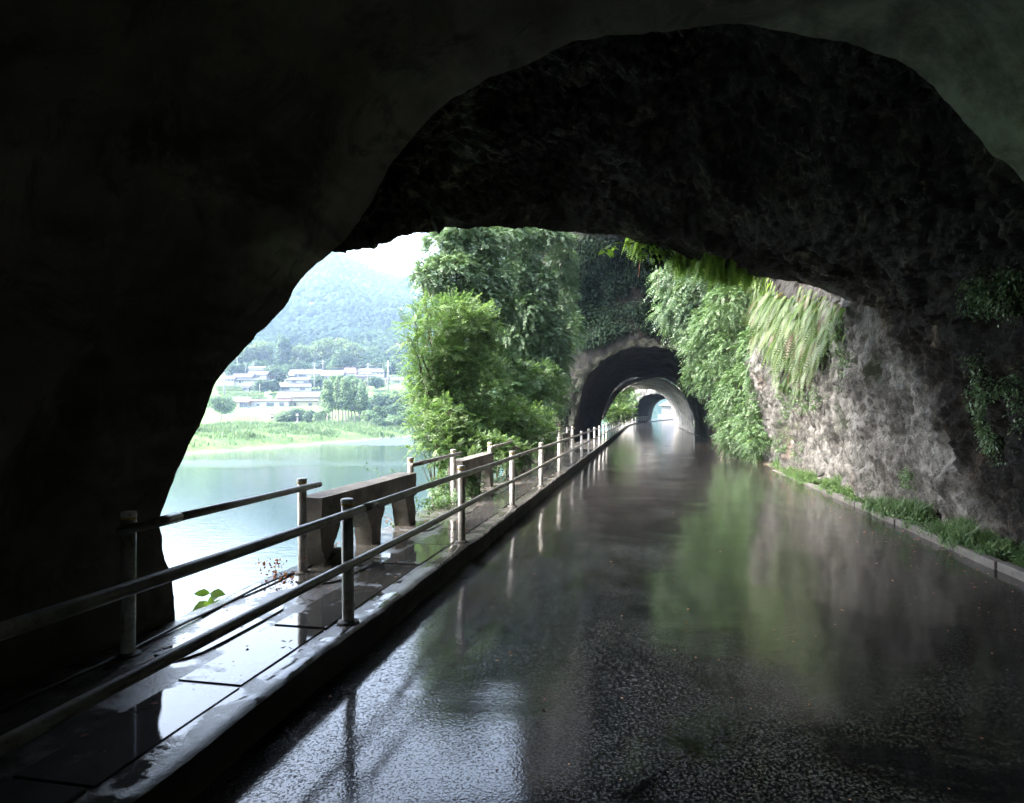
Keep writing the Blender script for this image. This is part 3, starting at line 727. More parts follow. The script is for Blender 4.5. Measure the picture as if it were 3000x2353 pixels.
# ------------------------------------------------------------------ wooded hills (one mass of crowns)
def ico():
    import bmesh
    bm = bmesh.new(); bmesh.ops.create_icosphere(bm, subdivisions=2, radius=1)
    V = np.array([v.co[:] for v in bm.verts]); Fq = np.array([[v.index for v in f.verts] for f in bm.faces]); bm.free(); return V, Fq
IV, IF = ico()
def crowns(P, r, hr, tint, name, mat, **kw):
    n = len(P); d = IV[None]+.0
    V = P[:, None]+IV[None]*np.stack([r, r, r*hr], 1)[:, None]
    V = V+(IV[None]*(r[:, None]*.85*fbm(V, .33, 3, .6)+0)[..., None])
    Fq = (np.arange(n)[:, None, None]*len(IV)+IF[None]).reshape(-1, 3)
    return mesh_np(name, V.reshape(-1, 3), Fq, mat, None, True, np.repeat(tint, len(IV)))
def crown_mat():
    m, n, b, o = newmat('hill_forest'); a = N(n, 'ShaderNodeAttribute', attribute_name='tint'); v = objvec(n)
    c = ramp(n, a.outputs['Fac'], [(0, (.014, .032, .018)), (.5, (.026, .052, .026)), (1, (.055, .095, .035))])
    c = mixc(n, ramp(n, noise(n, v, .9, 5, .75), [(.4, 0.), (.62, .75)]), c, (.02, .04, .02))
    n.links.new(c, b.inputs['Base Color']); b.inputs['Roughness'].default_value = .95; b.inputs['Specular IOR Level'].default_value = .05
    bump(n, noise(n, v, .8, 5, .75), 1., 2.5, b); return m
nT = 13500
Yc = 400+1200*RNG.random(nT)**1.15; pxc = RNG.uniform(380, 1480, nT); Xc = (pxc-1500)/F*Yc
rr_ = RNG.uniform(2.2, 5.2, nT)*(1+.3*(Yc > 900))
keep = (Yc > 425+20*fbm(np.stack([Xc, Yc, 0*Xc], 1), 1/40, 2))
Yc, Xc, rr_, pxc = Yc[keep], Xc[keep], rr_[keep], pxc[keep]
Pc = np.stack([Xc, Yc, height(Xc, Yc)+rr_*.5], 1)
tn = np.clip(.45+.9*fbm(Pc, 1/90, 3)+.18*RNG.normal(size=len(Pc)), 0, 1)
tag(crowns(Pc, rr_, 1.05, tn, 'hill_forest', crown_mat()), 'dense wooded mountainside rising behind the village', kind='stuff')

# bamboo groves and dark stands at the foot of the hill: countable clumps
def far_tree(name, label, cat, px, ytop, ybase, Z, wpx, mat, group, kind=1, trunk=True, leaf=None):
    b = at(px, ybase, Z); b[2] = min(gz(b[0], Z), b[2]+2)-.1
    top = at(px, ytop, Z)[2]; H = top-b[2]; W = wpx/F*Z/2
    bl = []
    if kind == 1:      # round crown
        for k in range(7):
            a = RNG.random()*6.28; bl.append(((b[0]+W*.5*math.cos(a), Z+W*.5*math.sin(a), b[2]+H*(.45+.4*RNG.random())), (W*.55, W*.55, H*.24)))
        bl.append(((b[0], Z, b[2]+H*.8), (W*.5, W*.5, H*.2)))
    elif kind == 2:    # low bush
        for k in range(6):
            a = RNG.random()*6.28; bl.append(((b[0]+W*.6*math.cos(a), Z+W*.5*math.sin(a), b[2]+H*(.3+.35*RNG.random())), (W*.5, W*.5, H*.35)))
        bl.append(((b[0], Z, b[2]+H*.65), (W*.55, W*.5, H*.33)))
    elif kind == 3:    # cedar: high conical crown on a bare stem
        for k in range(6):
            f = k/5; z = b[2]+H*(.42+.5*f); w_ = W*(1-.62*f)*(1+.15*RNG.normal())
            bl.append(((b[0]+RNG.normal()*W*.12, Z+RNG.normal()*W*.2, z), (w_, w_, H*.12)))
    lf = leaf or max(.45, Z*.0021)
    return tree(name, label, cat, b, bl, mat, lf, 26, 1.3, max(W*.2, .8), H*.018 if trunk else .06, 'bark_pale' if kind == 3 else 'bark', group, .3, .5, .7, squash=.8, limbs=False)
G1 = 'bamboo groves at the foot of the wooded hill'
for px, yt, yb, Z, wp, lab in [(712, 1012, 1062, 440, 62, 'pale bamboo grove farthest left against the rock silhouette'), (770, 996, 1062, 450, 76, 'bright plumed bamboo grove behind the small long roofed house'),
        (888, 1012, 1070, 440, 66, 'low bamboo grove above the left end of the long tiled house'), (936, 998, 1066, 455, 84, 'tall feathery bamboo grove left of the middle of the hill foot'),
        (992, 994, 1068, 462, 86, 'tallest feathery bamboo grove above the red roofed house'), (1042, 1006, 1066, 450, 66, 'bamboo grove sloping down at the right end of the row')]:
    far_tree('bamboo_grove', lab, 'bamboo', px, yt, yb, Z, wp, 'leaf_bamboo', G1)
G2 = 'dark trees among the village houses'
for px, yt, yb, Z, wp, lab in [(828, 990, 1064, 432, 50, 'dark narrow conifer stand between two bamboo groves'), (1004, 1022, 1074, 410, 62, 'dark green tree in front of the tallest bamboo grove'),
        (695, 1072, 1100, 388, 56, 'clipped looking hedge tree left of the topmost long house'), (808, 1072, 1124, 362, 62, 'broad bluish tree right of the white storehouse'),
        (765, 1116, 1148, 332, 50, 'dark garden tree below the white house with dark windows'), (800, 1112, 1150, 334, 26, 'small dark tree left of the two storey hipped house'), (928, 1104, 1144, 346, 48, 'dark tree right of the two storey hipped house'),
        (1098, 1106, 1140, 340, 50, 'dark round tree below the brown timber house'), (1108, 1050, 1092, 400, 46, 'tree behind the hipped white house'), (1150, 1062, 1100, 396, 50, 'tree behind the tall pole with crossarms'), (1190, 1076, 1112, 392, 50, 'tree behind the low white house at the right'),
        (1215, 1092, 1150, 330, 56, 'leafy tree at the right end of the village'), (878, 1062, 1088, 405, 44, 'low tree behind the long tiled house'), (1065, 1046, 1084, 412, 50, 'rounded tree right of the bamboo row'), (752, 1058, 1082, 405, 46, 'tree behind the topmost long house')]:
    far_tree('village_tree', lab, 'tree', px, yt, yb, Z, wp, 'leaf_far', G2)
far_tree('round_tree', 'round leafy tree on the grassy bank beside the tunnel edge', 'tree', 646, 1160, 1236, 255, 78, 'leaf_mid', None)
G3 = 'tall cedars with bare stems on the river bank'
cp = [(960, 1118), (973, 1104), (983, 1112), (991, 1101), (1003, 1116), (1012, 1110), (1021, 1106), (1030, 1104), (1040, 1112), (1052, 1116), (1062, 1124)]
cl_ = ['leftmost cedar of the river bank group', 'second cedar from the left in the river bank group', 'third cedar from the left in the river bank group', 'tallest cedar of the group on the river bank', 'cedar just right of the tallest one on the bank', 'middle right cedar leaning into its neighbours on the bank', 'fifth cedar from the right of the river bank group', 'fourth cedar from the right of the river bank group', 'third cedar from the right in the river bank group', 'second cedar from the right in the river bank group', 'rightmost and shortest cedar of the river bank group']
for k, (px, yt) in enumerate(cp):
    far_tree('cedar_tree', cl_[k], 'tree', px, yt, 1240, 242+6*((k*7) % 5), 38, 'leaf_mid', G3, 3)
G4 = 'bushes along the far river bank'
bk = [(835, 1204, 1240, 262, 50, 'left'), (868, 1196, 1238, 262, 52, ''), (910, 1202, 1240, 258, 48, ''), (945, 1200, 1240, 256, 44, ''), (1075, 1176, 1222, 270, 60, ''), (1110, 1148, 1200, 292, 66, ''), (1150, 1140, 1192, 300, 66, ''), (1195, 1142, 1196, 300, 62, ''), (1240, 1150, 1206, 290, 64, ''),
      (1085, 1204, 1250, 236, 58, ''), (1120, 1186, 1250, 240, 70, ''), (1165, 1180, 1250, 240, 74, ''), (1212, 1182, 1252, 238, 72, ''), (1262, 1190, 1256, 236, 70, ''), (1110, 1226, 1268, 222, 50, ''), (1148, 1216, 1270, 224, 56, ''), (1190, 1210, 1271, 226, 62, ''), (1236, 1212, 1271, 228, 62, ''), (1282, 1220, 1272, 230, 56, '')]
bl_ = ['bush left of the stone lantern below the houses', 'leafy bush right of the stone lantern', 'dark bush below the yellow walled house', 'dark bush at the left foot of the cedars', 'bush just right of the cedar stems', 'pale bush behind the cedars near the poles', 'yellow green bush at the foot of the crossarm pole', 'light bush below the low white house', 'light bush at the right below the last houses',
       'low bush on the bank right of the last cedar', 'big pale bush right of the cedar group', 'broad spreading bush in the middle of the thicket', 'broad bush behind the water edge thicket', 'bush partly behind the near light green tree', 'left water edge bush of the thicket', 'water edge bush over the dark hollow', 'water edge bush with hanging branches', 'water edge bush over the shaded pool', 'rightmost water edge bush']
for k, (px, yt, yb, Z, wp, _) in enumerate(bk):
    far_tree('bank_bush', bl_[k], 'bush', px, yt, yb, Z, wp, 'leaf_far' if k % 3 else 'leaf_mid', G4, 2)

# tall grass on the bank
n_ = 42000
Yg = RNG.uniform(95, 272, n_); Xs = -62+(Yg-125)*.345; q_ = 1.5+RNG.random(n_)**.8*46; Xg = Xs-q_/math.cos(SHA)
pxg = 1500+F*Xg/Yg; k_ = (pxg > 380) & (pxg < 1330); Xg, Yg, q_ = Xg[k_], Yg[k_], q_[k_]; n_ = len(Xg)
C = np.stack([Xg, Yg, height(Xg, Yg)-.1], 1); patch = .25+1.5*np.clip(fbm(C, 1/9, 4)+.3, 0, 1)**1.3
D = rnd(n_)*.35+np.array([0, 0, 1.]); V, Fq = leaves(C, D, rnd(n_), patch*(.9+.7*RNG.random(n_)), .28)
tag(mesh_np('bank_grass', V, Fq, MAT['grass'], None, False, np.repeat(np.clip(.5+.5*fbm(C, 1/7, 2)+.2*RNG.normal(size=n_), 0, 1), 4)), 'tall pale green grass covering the far river bank', kind='stuff')
# ------------------------------------------------------------------ village across the river
def plain(name, c, rough=.7, spec=.3, metal=0.):
    m, n, b, o = newmat(name); v = objvec(n)
    c1 = mixc(n, ramp(n, noise(n, v, 1.2, 5, .6), [(.4, 0.), (.7, .35)]), c, tuple(x*.7 for x in c))
    n.links.new(c1, b.inputs['Base Color']); b.inputs['Roughness'].default_value = rough; b.inputs['Specular IOR Level'].default_value = spec; b.inputs['Metallic'].default_value = metal; return m
def tile_mat(name, c):
    m, n, b, o = newmat(name); v = objvec(n)
    wv = N(n, 'ShaderNodeTexWave'); wv.inputs['Scale'].default_value = 1.6; n.links.new(v, wv.inputs[0])
    cc = mixc(n, ramp(n, noise(n, v, .8, 4), [(.4, 0.), (.7, .5)]), c, tuple(x*.65 for x in c))
    n.links.new(cc, b.inputs['Base Color']); b.inputs['Roughness'].default_value = .45; bump(n, wv.outputs[0], .4, .08, b); return m
HM = dict(white=plain('white_plaster', (.30, .295, .30)), cream=plain('cream_wall', (.28, .245, .17)), brown=plain('timber_wall', (.20, .15, .12)), grey=plain('grey_wall', (.2, .195, .19)),
          tile=tile_mat('blue_grey_tile', (.055, .06, .08)), tile2=tile_mat('light_grey_tile', (.10, .10, .12)), red=tile_mat('rusty_red_tile', (.15, .075, .06)), glass=plain('window_glass', (.05, .06, .07), .1, .5), rust=plain('rusty_trim', (.22, .10, .08)), metal=plain('grey_metal', (.2, .21, .23), .4))
def house(label, x0, x1, yb, ye, yr, Z, D=8., wall='white', roof='tile', kind='gable', wins=(), skirt=None, hip=.3, group='village houses across the river', yaw=None):
    W = (x1-x0)/F*Z; c = at((x0+x1)/2, yb, Z+D/2); c[0] = ((x0+x1)/2-1500)/F*Z; c[2] = CAMZ+(HZ-yb)/F*Z
    r = thing('village_house', label, 'house', (c[0], Z+D/2, c[2]), group)
    he = (yb-ye)/F*Z; hr = (yb-yr)/F*Z; ov = .6
    def L(x, y, z): return (x+c[0], y+Z+D/2, z+c[2])
    MB().box((-W/2+ov, -D/2+ov, -1.5), (W/2-ov, D/2-ov, he+.05), L).build('wall', HM[wall], r)
    a = W/2; b_ = D/2; ry = 0; m = MB(); e = he; th = .18
    hx = a*(1-hip) if kind != 'gable' else a
    top = [(-a, -b_, e), (a, -b_, e), (a, b_, e), (-a, b_, e), (-hx, 0, hr), (hx, 0, hr)]
    low = [(x, y, z-th) for x, y, z in top[:4]]
    v = [L(*p) for p in top+low]
    m.add(v, [(0, 1, 5, 4), (2, 3, 4, 5), (1, 2, 5), (3, 0, 4), (6, 7, 1, 0), (7, 8, 2, 1), (8, 9, 3, 2), (9, 6, 0, 3), (9, 8, 7, 6)])
    rf = m.build('roof', HM[roof], r)
    MB().box((-hx-.15, -.22, hr-.12), (hx+.15, .22, hr+.22), L).build('ridge', HM['tile'], rf)
    if skirt:
        s0, s1, ys, hh = skirt; zs = (yb-ys)/F*Z; sx0 = (s0-(x0+x1)/2)/F*Z; sx1 = (s1-(x0+x1)/2)/F*Z; up = hh/F*Z
        m = MB(); v = [(sx0, -b_-1.6, zs), (sx1, -b_-1.6, zs), (sx1-1, -b_+.7, zs+up), (sx0+1, -b_+.7, zs+up)]; v += [(x, y, z-.15) for x, y, z in v]
        m.add([L(*p) for p in v], [(0, 1, 2, 3), (5, 4, 7, 6), (4, 5, 1, 0), (5, 6, 2, 1), (6, 7, 3, 2), (7, 4, 0, 3)]); m.build('lower_roof', HM[roof], r)
        MB().box((sx0+.8, -b_-.7, -1.5), (sx1-.8, -b_+.7, zs), L).build('lower_wall', HM[wall], r)
    for (wx0, wx1, wy0, wy1) in wins:
        yy = -D/2+ov-.03 if not skirt else (-b_-.73 if wy1 > skirt[2] else -D/2+ov-.03)
        X0 = (wx0-(x0+x1)/2)/F*Z; X1 = (wx1-(x0+x1)/2)/F*Z; Z0 = (yb-wy1)/F*Z; Z1 = (yb-wy0)/F*Z
        f = MB().box((X0, yy-.05, Z0), (X1, yy+.02, Z1), L).build('window', HM['metal'], r)
        nn = max(1, int((X1-X0)/1.3)); 
        for k in range(nn):
            xa = X0+.08+(X1-X0-.08)/nn*k; xb = X0+(X1-X0-.08)/nn*(k+1)
            MB().box((xa, yy-.07, Z0+.08), (xb, yy-.04, Z1-.08), L).build('pane', HM['glass'], f)
    return r
house('long low white building with a flat eave and a row of windows', 682, 848, 1202, 1174, 1171, 300, 7, 'white', 'rust', 'gable', [(779, 802, 1180, 1191), (817, 831, 1180, 1190), (750, 759, 1183, 1189), (681+4, 691, 1179, 1187)])
bpy.data.objects['village_house'].name = 'village_house'
house('pale yellow walled house with blue grey tiled roof behind the cedars', 846, 934, 1202, 1163, 1146, 304, 9, 'cream', 'tile2', 'gable', [(862, 870, 1180, 1192), (905, 916, 1181, 1192)], (842, 936, 1174, 5))
house('cream garage with brown edged roof at the left end of the low building', 680, 727, 1201, 1177, 1175, 296, 5, 'cream', 'rust', 'gable', [(700, 724, 1179, 1198)])
house('light grey roofed hall beside the yellow house', 806, 872, 1174, 1166, 1146, 309, 9, 'white', 'tile2', 'gable')
house('two storey house with blue grey hipped roofs', 833, 905, 1147, 1113, 1104, 338, 8, 'white', 'tile', 'hip', [(853, 866, 1115, 1121), (888, 901, 1117, 1122), (826, 850, 1136, 1143), (880, 895, 1136, 1144)], (811, 916, 1133, 12))
house('white house with dark square windows facing the terraces', 677, 738, 1130, 1105, 1093, 343, 8, 'white', 'tile', 'gable', [(695, 699, 1115, 1121), (701, 709, 1115, 1123), (711, 715, 1115, 1121)], (684, 760, 1113, 4))
house('white plastered storehouse with a steep tiled roof', 722, 782, 1126, 1097, 1086, 353, 8, 'white', 'tile2', 'gable', [(752, 760, 1101, 1106)])
house('small white gabled house nearest the rock silhouette', 645, 688, 1129, 1111, 1099, 341, 8, 'white', 'tile', 'hip', [(650, 656, 1114, 1118), (668, 671, 1113, 1117), (677, 681, 1113, 1117)])
house('topmost long house with two stepped grey roofs', 726, 799, 1092, 1079, 1072, 386, 7, 'white', 'tile2', 'gable', (), (727, 800, 1085, 3))
house('long house with pale tiled roof above the hipped house', 843, 940, 1109, 1095, 1081, 374, 9, 'white', 'tile2', 'gable', [(874, 897, 1098, 1103), (845, 860, 1096, 1101)])
house('low wide house left of the red roofed one', 938, 1005, 1116, 1100, 1083, 364, 9, 'brown', 'tile2', 'gable', [(950, 975, 1104, 1111)])
house('house with a faded red tiled hipped roof', 1000, 1044, 1108, 1093, 1076, 380, 8, 'white', 'red', 'hip')
house('wide white house with pale hipped roof at the top right', 1036, 1128, 1102, 1089, 1078, 391, 9, 'white', 'tile2', 'hip', [(1104, 1110, 1092, 1096), (1114, 1121, 1092, 1097)])
house('brown timber house with stacked tiled roofs', 1046, 1090, 1124, 1097, 1087, 361, 8, 'brown', 'tile', 'hip', [(1062, 1070, 1107, 1115), (1078, 1086, 1106, 1112)], (1034, 1100, 1103, 6))
house('low white house with grey roof at the right end of the village', 1142, 1198, 1124, 1114, 1103, 372, 7, 'white', 'tile2', 'gable', [(1155, 1170, 1116, 1121)])
house('tiny open fronted shed in the terraced field', 708, 731, 1146, 1135, 1132, 329, 3, 'grey', 'tile', 'gable', [(711, 721, 1137, 1143)])
house('small dark roofed house tucked behind the white storehouse', 772, 806, 1112, 1103, 1094, 358, 6, 'brown', 'tile', 'gable', [(780, 788, 1105, 1109)])
house('narrow house between the red roof and the wide hipped house', 1026, 1052, 1100, 1091, 1083, 384, 6, 'grey', 'tile', 'gable', [(1033, 1039, 1093, 1097)])
house('little outbuilding left of the brown timber house', 1006, 1036, 1120, 1110, 1102, 357, 5, 'grey', 'tile2', 'gable', [(1013, 1022, 1112, 1117)])
house('house end with brown gable beside the long tiled house', 840, 862, 1112, 1101, 1091, 366, 6, 'brown', 'tile', 'hip', [(846, 853, 1104, 1109)])
house('low shed with dark roof between the poles at the right', 1112, 1140, 1120, 1112, 1106, 365, 5, 'cream', 'tile', 'gable')
def far_box(name, label, cat, x0, x1, y0, y1, Z, D, mat):
    a = at(x0, y1, Z); b = at(x1, y0, Z); m = MB().box((a[0], Z, a[2]-.6), (b[0], Z+D, b[2]))
    o = m.build(name, mat); return tag(o, label, cat)
far_box('retaining_wall', 'long white retaining wall above the grassy bank', 'wall', 676, 792, 1211, 1240, 268, .6, HM['white'])
far_box('crash_barrier', 'white road barrier between the terraces and the low building', 'barrier', 648, 736, 1163, 1169, 314, .2, HM['white'])
far_box('notice_board', 'plain white board standing in the terraced field', 'board', 774, 788, 1148, 1159, 312, .15, HM['white'])
far_box('white_shed', 'small white box shed beside the hall roof', 'shed', 784, 795, 1158, 1170, 311, 1.5, HM['white'])
# stone heap wall: stones as parts
st = thing('stone_wall', 'rubble stone wall at the right end of the white retaining wall', 'wall', at(812, 1238, 266))
for k in range(90):
    x = RNG.uniform(792, 838); top = 1212+max(0, x-815)*1.1; y = RNG.uniform(top, 1240)
    o = bpy.data.objects.new('stone', bpy.data.meshes.get('stone') or sms[0]); o.data = sms[k % 6]; COL.objects.link(o); o.parent = st
    o.location = Vector(at(x, y, 266+RNG.uniform(-.3, .3)))-st.location; o.scale = (.42, .4, .3)
    o.rotation_euler = (0, 0, RNG.random()*6)
m = MB(); a = at(798, 1240, 267); b = at(834, 1216, 267); m.box((a[0], 266.3, a[2]-1), (b[0]-2, 267, b[2]-.6)); m.build('core', HM['grey'], st)
# stone lantern
lp = at(872, 1238, 258); lt = thing('stone_lantern', 'grey stone lantern pillar on the far bank', 'lantern', lp)
m = MB(); m.tube([lp, lp+[0, 0, .5]], [.9, .7], 6); m.tube([lp+[0, 0, .5], lp+[0, 0, 2.2]], [.35, .3], 6); m.build('pillar', HM['grey'], lt)
m = MB(); m.tube([lp+[0, 0, 2.2], lp+[0, 0, 2.7], lp+[0, 0, 3.6]], [.3, .8, .1], 6); m.build('cap', HM['grey'], lt)
# utility poles
def pole(label, px, yt, yb, Z, arms, rr=.17, mirror=False, lamp=False):
    b = at(px, yb, Z); t = at(px, yt, Z); H = t[2]-b[2]
    r = thing('utility_pole' if not lamp else 'street_lamp', label, 'pole' if not lamp else 'street lamp', b, 'utility poles in the village' if not lamp else None)
    if lamp:
        MB().tube([b-[0, 0, 1], b+[0, 0, H*.8], b+[-.15, 0, H*.93], b+[-.7, 0, H], b+[-1.3, 0, H*1.0]], .09, 8).build('post', HM['metal'], r, True)
        MB().box((b[0]-2., Z-.15, b[2]+H-.12), (b[0]-1.2, Z+.15, b[2]+H+.06)).build('lamp_head', HM['white'], r); return
    MB().tube([b-[0, 0, 2], t], [rr*1.25, rr], 8).build('post', HM['grey'], r, True)
    for k, (f, w_) in enumerate(arms):
        z = b[2]+H*f; cr = MB().box((b[0]-w_, Z-.3, z-.08), (b[0]+w_, Z-.15, z+.08)).build('crossarm', HM['metal'], r)
        for x in (-w_*.9, -w_*.45, w_*.45, w_*.9): MB().tube([(b[0]+x, Z-.22, z+.08), (b[0]+x, Z-.22, z+.42)], [.09, .06], 6).build('insulator', HM['white'], cr)
    if mirror:
        z = b[2]+H*.8; MB().tube([(b[0]+.6, Z, z-1.2), (b[0]+.6, Z, z)], .38, 8).build('transformer', HM['metal'], r)
    return b, t
pt = []
for a in [('tall pole with transformer in front of the hipped house', 921, 1063, 1144, 328, [(.96, 1.), (.88, .8)], .24, True), ('pole behind the long tiled house with one crossarm', 946, 1054, 1094, 398, [(.85, 1.6), (.7, .8)], .2),
          ('tall pole with three crossarms at the right of the village', 1137, 1056, 1142, 318, [(.9, 1.4), (.82, 1.5), (.6, .7)], .26), ('pole in front of the brown timber house', 1078, 1063, 1140, 326, [(.9, 1.4), (.82, .9)], .2),
          ('bare pole above the hedge at the left', 695, 1043, 1074, 400, [], .22), ('thin bare pole against the bamboo', 873, 1049, 1082, 408, [(.95, .8)], .15), ('thin pole left of the topmost house', 720, 1066, 1094, 380, [(.95, .8)], .14),
          ('short pole in the garden left of the small shed', 761, 1126, 1168, 312, [], .16), ('thick white pole nearest the rock silhouette', 657, 1092, 1162, 305, [], .34), ('thin pole right of the middle tree', 742, 1060, 1078, 398, [(.9, .7)], .13), ('short white pole below the low house at right', 1175, 1131, 1146, 318, [], .16), ('slim pole beside the crossarm pole', 1129, 1112, 1130, 330, [], .14)]:
    pt.append(pole(*a))
pole('curved street lamp beside the terraced field', 742, 1120, 1170, 310, [], lamp=True)
def wire(a, b, sag, lab):
    p = [a*(1-t)+b*t-np.array([0, 0, sag*4*t*(1-t)]) for t in np.linspace(0, 1, 14)]
    m = MB(); m.tube(p, .035, 4); return tag(m.build('power_line', HM['brown']), lab, 'wire', 'power lines between the poles')
dn = np.array([0, -.2, -1.2])
wire(pt[0][1]+dn, pt[3][1]+dn, 1.2, 'power line from the transformer pole to the pole by the timber house'); wire(pt[3][1]+dn, pt[2][1]+dn, .8, 'power line from the timber house pole to the three crossarm pole')
wire(pt[1][1]+dn, pt[0][1]+dn, .8, 'power line from the pole behind the long house to the transformer pole'); wire(pt[8][1]+dn, pt[0][1]+dn*2, 2.5, 'long sagging line across the left of the village')
# terraces: hedge lines in the tea field
for k, (y, Z, x0, x1, lab) in enumerate([(1166, 318, 655, 800, 'lowest clipped hedge row of the terraced field'), (1159, 321, 660, 772, 'second dark hedge row of the terraced field'), (1152, 325, 640, 760, 'third hedge row of the terraced field'), (1143, 331, 636, 720, 'upper hedge row below the white houses'), (1135, 336, 636, 705, 'topmost hedge row just below the white houses')]):
    a = at(x0, y, Z); b = at(x1, y, Z); n_ = 26
    cs = np.stack([np.linspace(a[0], b[0], n_), np.full(n_, Z), np.full(n_, a[2]+.4)], 1)
    V, Fq, T = clump_leaves(cs, np.full(n_, .9), 60, .5, .2, .8)
    t_ = mesh_np('hedge', V, Fq, MAT['leaf_bamboo' if k % 2 else 'leaf_mid'], None, False, T); tag(t_, lab, 'hedge', 'hedge rows in the terraced field')
# parked car by the low building
cp_ = at(733, 1202, 291); car = thing('parked_car', 'pale blue car parked against the low white building', 'car', cp_)
def cb(x, y, z): return (cp_[0]+x, cp_[1]+y, cp_[2]+z)
m = MB(); prof_ = [(-2, .25), (2, .25), (2.05, .75), (1.9, .95), (1.2, 1.0), (.6, 1.5), (-1.1, 1.52), (-1.8, 1.05), (-2.05, .95)]
m.add([cb(x, -.8, z) for x, z in prof_]+[cb(x, .8, z) for x, z in prof_], [tuple(range(9)), tuple(range(17, 8, -1))]+[(i, i+9, (i+1) % 9+9, (i+1) % 9) for i in range(9)])
m.build('body', plain('pale_blue_paint', (.35, .42, .55), .25, .5), car)
MB().add([cb(x, -.83, z) for x, z in [(-1.5, 1.02), (1.0, 1.02), (.55, 1.42), (-1.05, 1.44)]], [(0, 1, 2, 3)]).build('side_window', HM['glass'], car)
for x in (-1.3, 1.3):
    MB().tube([cb(x, -.88, .32), cb(x, -.6, .32)], .32, 12).build('wheel', HM['brown'], car)
# beyond the last tunnel
bo = R(176, 2, 0)
r = thing('roadside_house', 'pale building seen through the farthest tunnel', 'house', bo)
def fr3(s, t, z): return R(s, t, z)
MB().box((176, -5, -.3), (184, 10, 3.6), fr3).build('wall', HM['white'], r); 
m = MB(); v = [R(175.4, -6, 3.6), R(175.4, 11, 3.6), R(184.6, 11, 3.6), R(184.6, -6, 3.6), R(180, -3, 5.6), R(180, 8, 5.6)]; m.add(v, [(0, 1, 5, 4), (2, 3, 4, 5), (1, 2, 5), (3, 0, 4), (3, 2, 1, 0)]); m.build('roof', HM['tile2'], r)
r = thing('crash_barrier', 'white railed barrier across the bright far end of the road', 'barrier', R(160, 1, 0))
for z in (.45, .85, 1.25): MB().box((160, -4, z-.12), (160.1, 7, z+.12), fr3).build('rail', HM['white'], r)
for t in (-3, -.5, 2, 4.5, 6.5): MB().box((160.1, t, -.1), (160.25, t+.15, 1.4), fr3).build('post', HM['white'], r)

# ------------------------------------------------------------------ haze
HAZE = .00024
m = bpy.data.materials.new('haze'); m.use_nodes = True; m.node_tree.nodes.clear()
pv = m.node_tree.nodes.new('ShaderNodeVolumePrincipled'); oo = m.node_tree.nodes.new('ShaderNodeOutputMaterial')
pv.inputs['Color'].default_value = (.50, .67, 1, 1); pv.inputs['Density'].default_value = HAZE; pv.inputs['Anisotropy'].default_value = .2
m.node_tree.links.new(pv.outputs[0], oo.inputs['Volume'])
hb = MB().box((-2150, -2150, -13), (2150, 2150, 430)).build('haze', m); hb['kind'] = 'stuff'; hb['label'] = 'thin pale summer haze filling the valley'
# ------------------------------------------------------------------ railings and parapets
def paint_mat(name, c, dirt, amt):
    m, n, b, o = newmat(name); v = objvec(n)
    cc = mixc(n, ramp(n, noise(n, v, 5, 7, .7), [(.5-amt, 0.), (.62, .85)]), c, dirt)
    cc = mixc(n, ramp(n, noise(n, v, 60, 3, .7), [(.58, 0.), (.68, .7)]), cc, (.05, .04, .03))
    n.links.new(cc, b.inputs['Base Color']); b.inputs['Roughness'].default_value = .38
    bump(n, noise(n, v, 70, 4, .6), .25, .003, b); return m
MAT['rail'] = paint_mat('worn_rail_paint', (.30, .285, .26), (.09, .075, .06), .12)
MAT['post'] = paint_mat('worn_white_post_paint', (.52, .51, .49), (.14, .12, .10), .06)
MAT['cap'] = paint_mat('white_cap_paint', (.6, .59, .56), (.22, .19, .15), .0)
MAT['band'] = plain('yellow_band', (.55, .36, .05), .45)
MAT['bolt'] = plain('rusty_bolt', (.10, .06, .04), .5, .5, .6)
gr = thing('guardrail', 'long white pipe guardrail with two rails between pavement and road', 'railing', R(4.5, -2.12, .2))
base_o = R(4.5, -2.12, .2)
pm = None
posts = []
def make_post(parent, p):
    global pm
    if pm is None:
        o = MB().tube([(0, 0, -.12), (0, 0, .02), (0, 0, .87)], .043, 20).build('post', MAT['post'], None, False); o.data.polygons.foreach_set('use_smooth', [len(f.vertices) == 4 for f in o.data.polygons])
        c = MB().tube([(0, 0, .872), (0, 0, .895), (0, 0, .905), (0, 0, .909)], [.047, .047, .042, .02], 20).build('cap', MAT['cap'])
        b = MB().tube([(0, 0, .858), (0, 0, .871)], .0465, 20).build('band', MAT['band'])
        f = MB().tube([(0, 0, -.01), (0, 0, .012), (0, 0, .02)], [.085, .075, .05], 16).build('mortar_foot', MAT['kerb'])
        c.parent = o; b.parent = o; f.parent = o; pm = (o, (c, b, f)); r = o
    else:
        r = pm[0].copy(); COL.objects.link(r)
        for ch in pm[1]: q = ch.copy(); COL.objects.link(q); q.parent = r
    r.parent = parent; r.location = Vector(p)-parent.location
    r.rotation_euler = (random.uniform(-.012, .012), random.uniform(-.012, .012), random.random()*6)
    return r
s_posts = [4.5+3.07*k for k in range(-2, 41)]
for s in s_posts: make_post(gr, R(s, -2.12, .2))
for z in (.82, .45):
    srail = np.arange(-6, 128, .5); m = MB()
    m.tube([R(s, -2.12+.072, .2+z+.006*math.sin(s*1.1+z*9)) for s in srail], .030, 14); m.build('rail', MAT['rail'], gr, True)
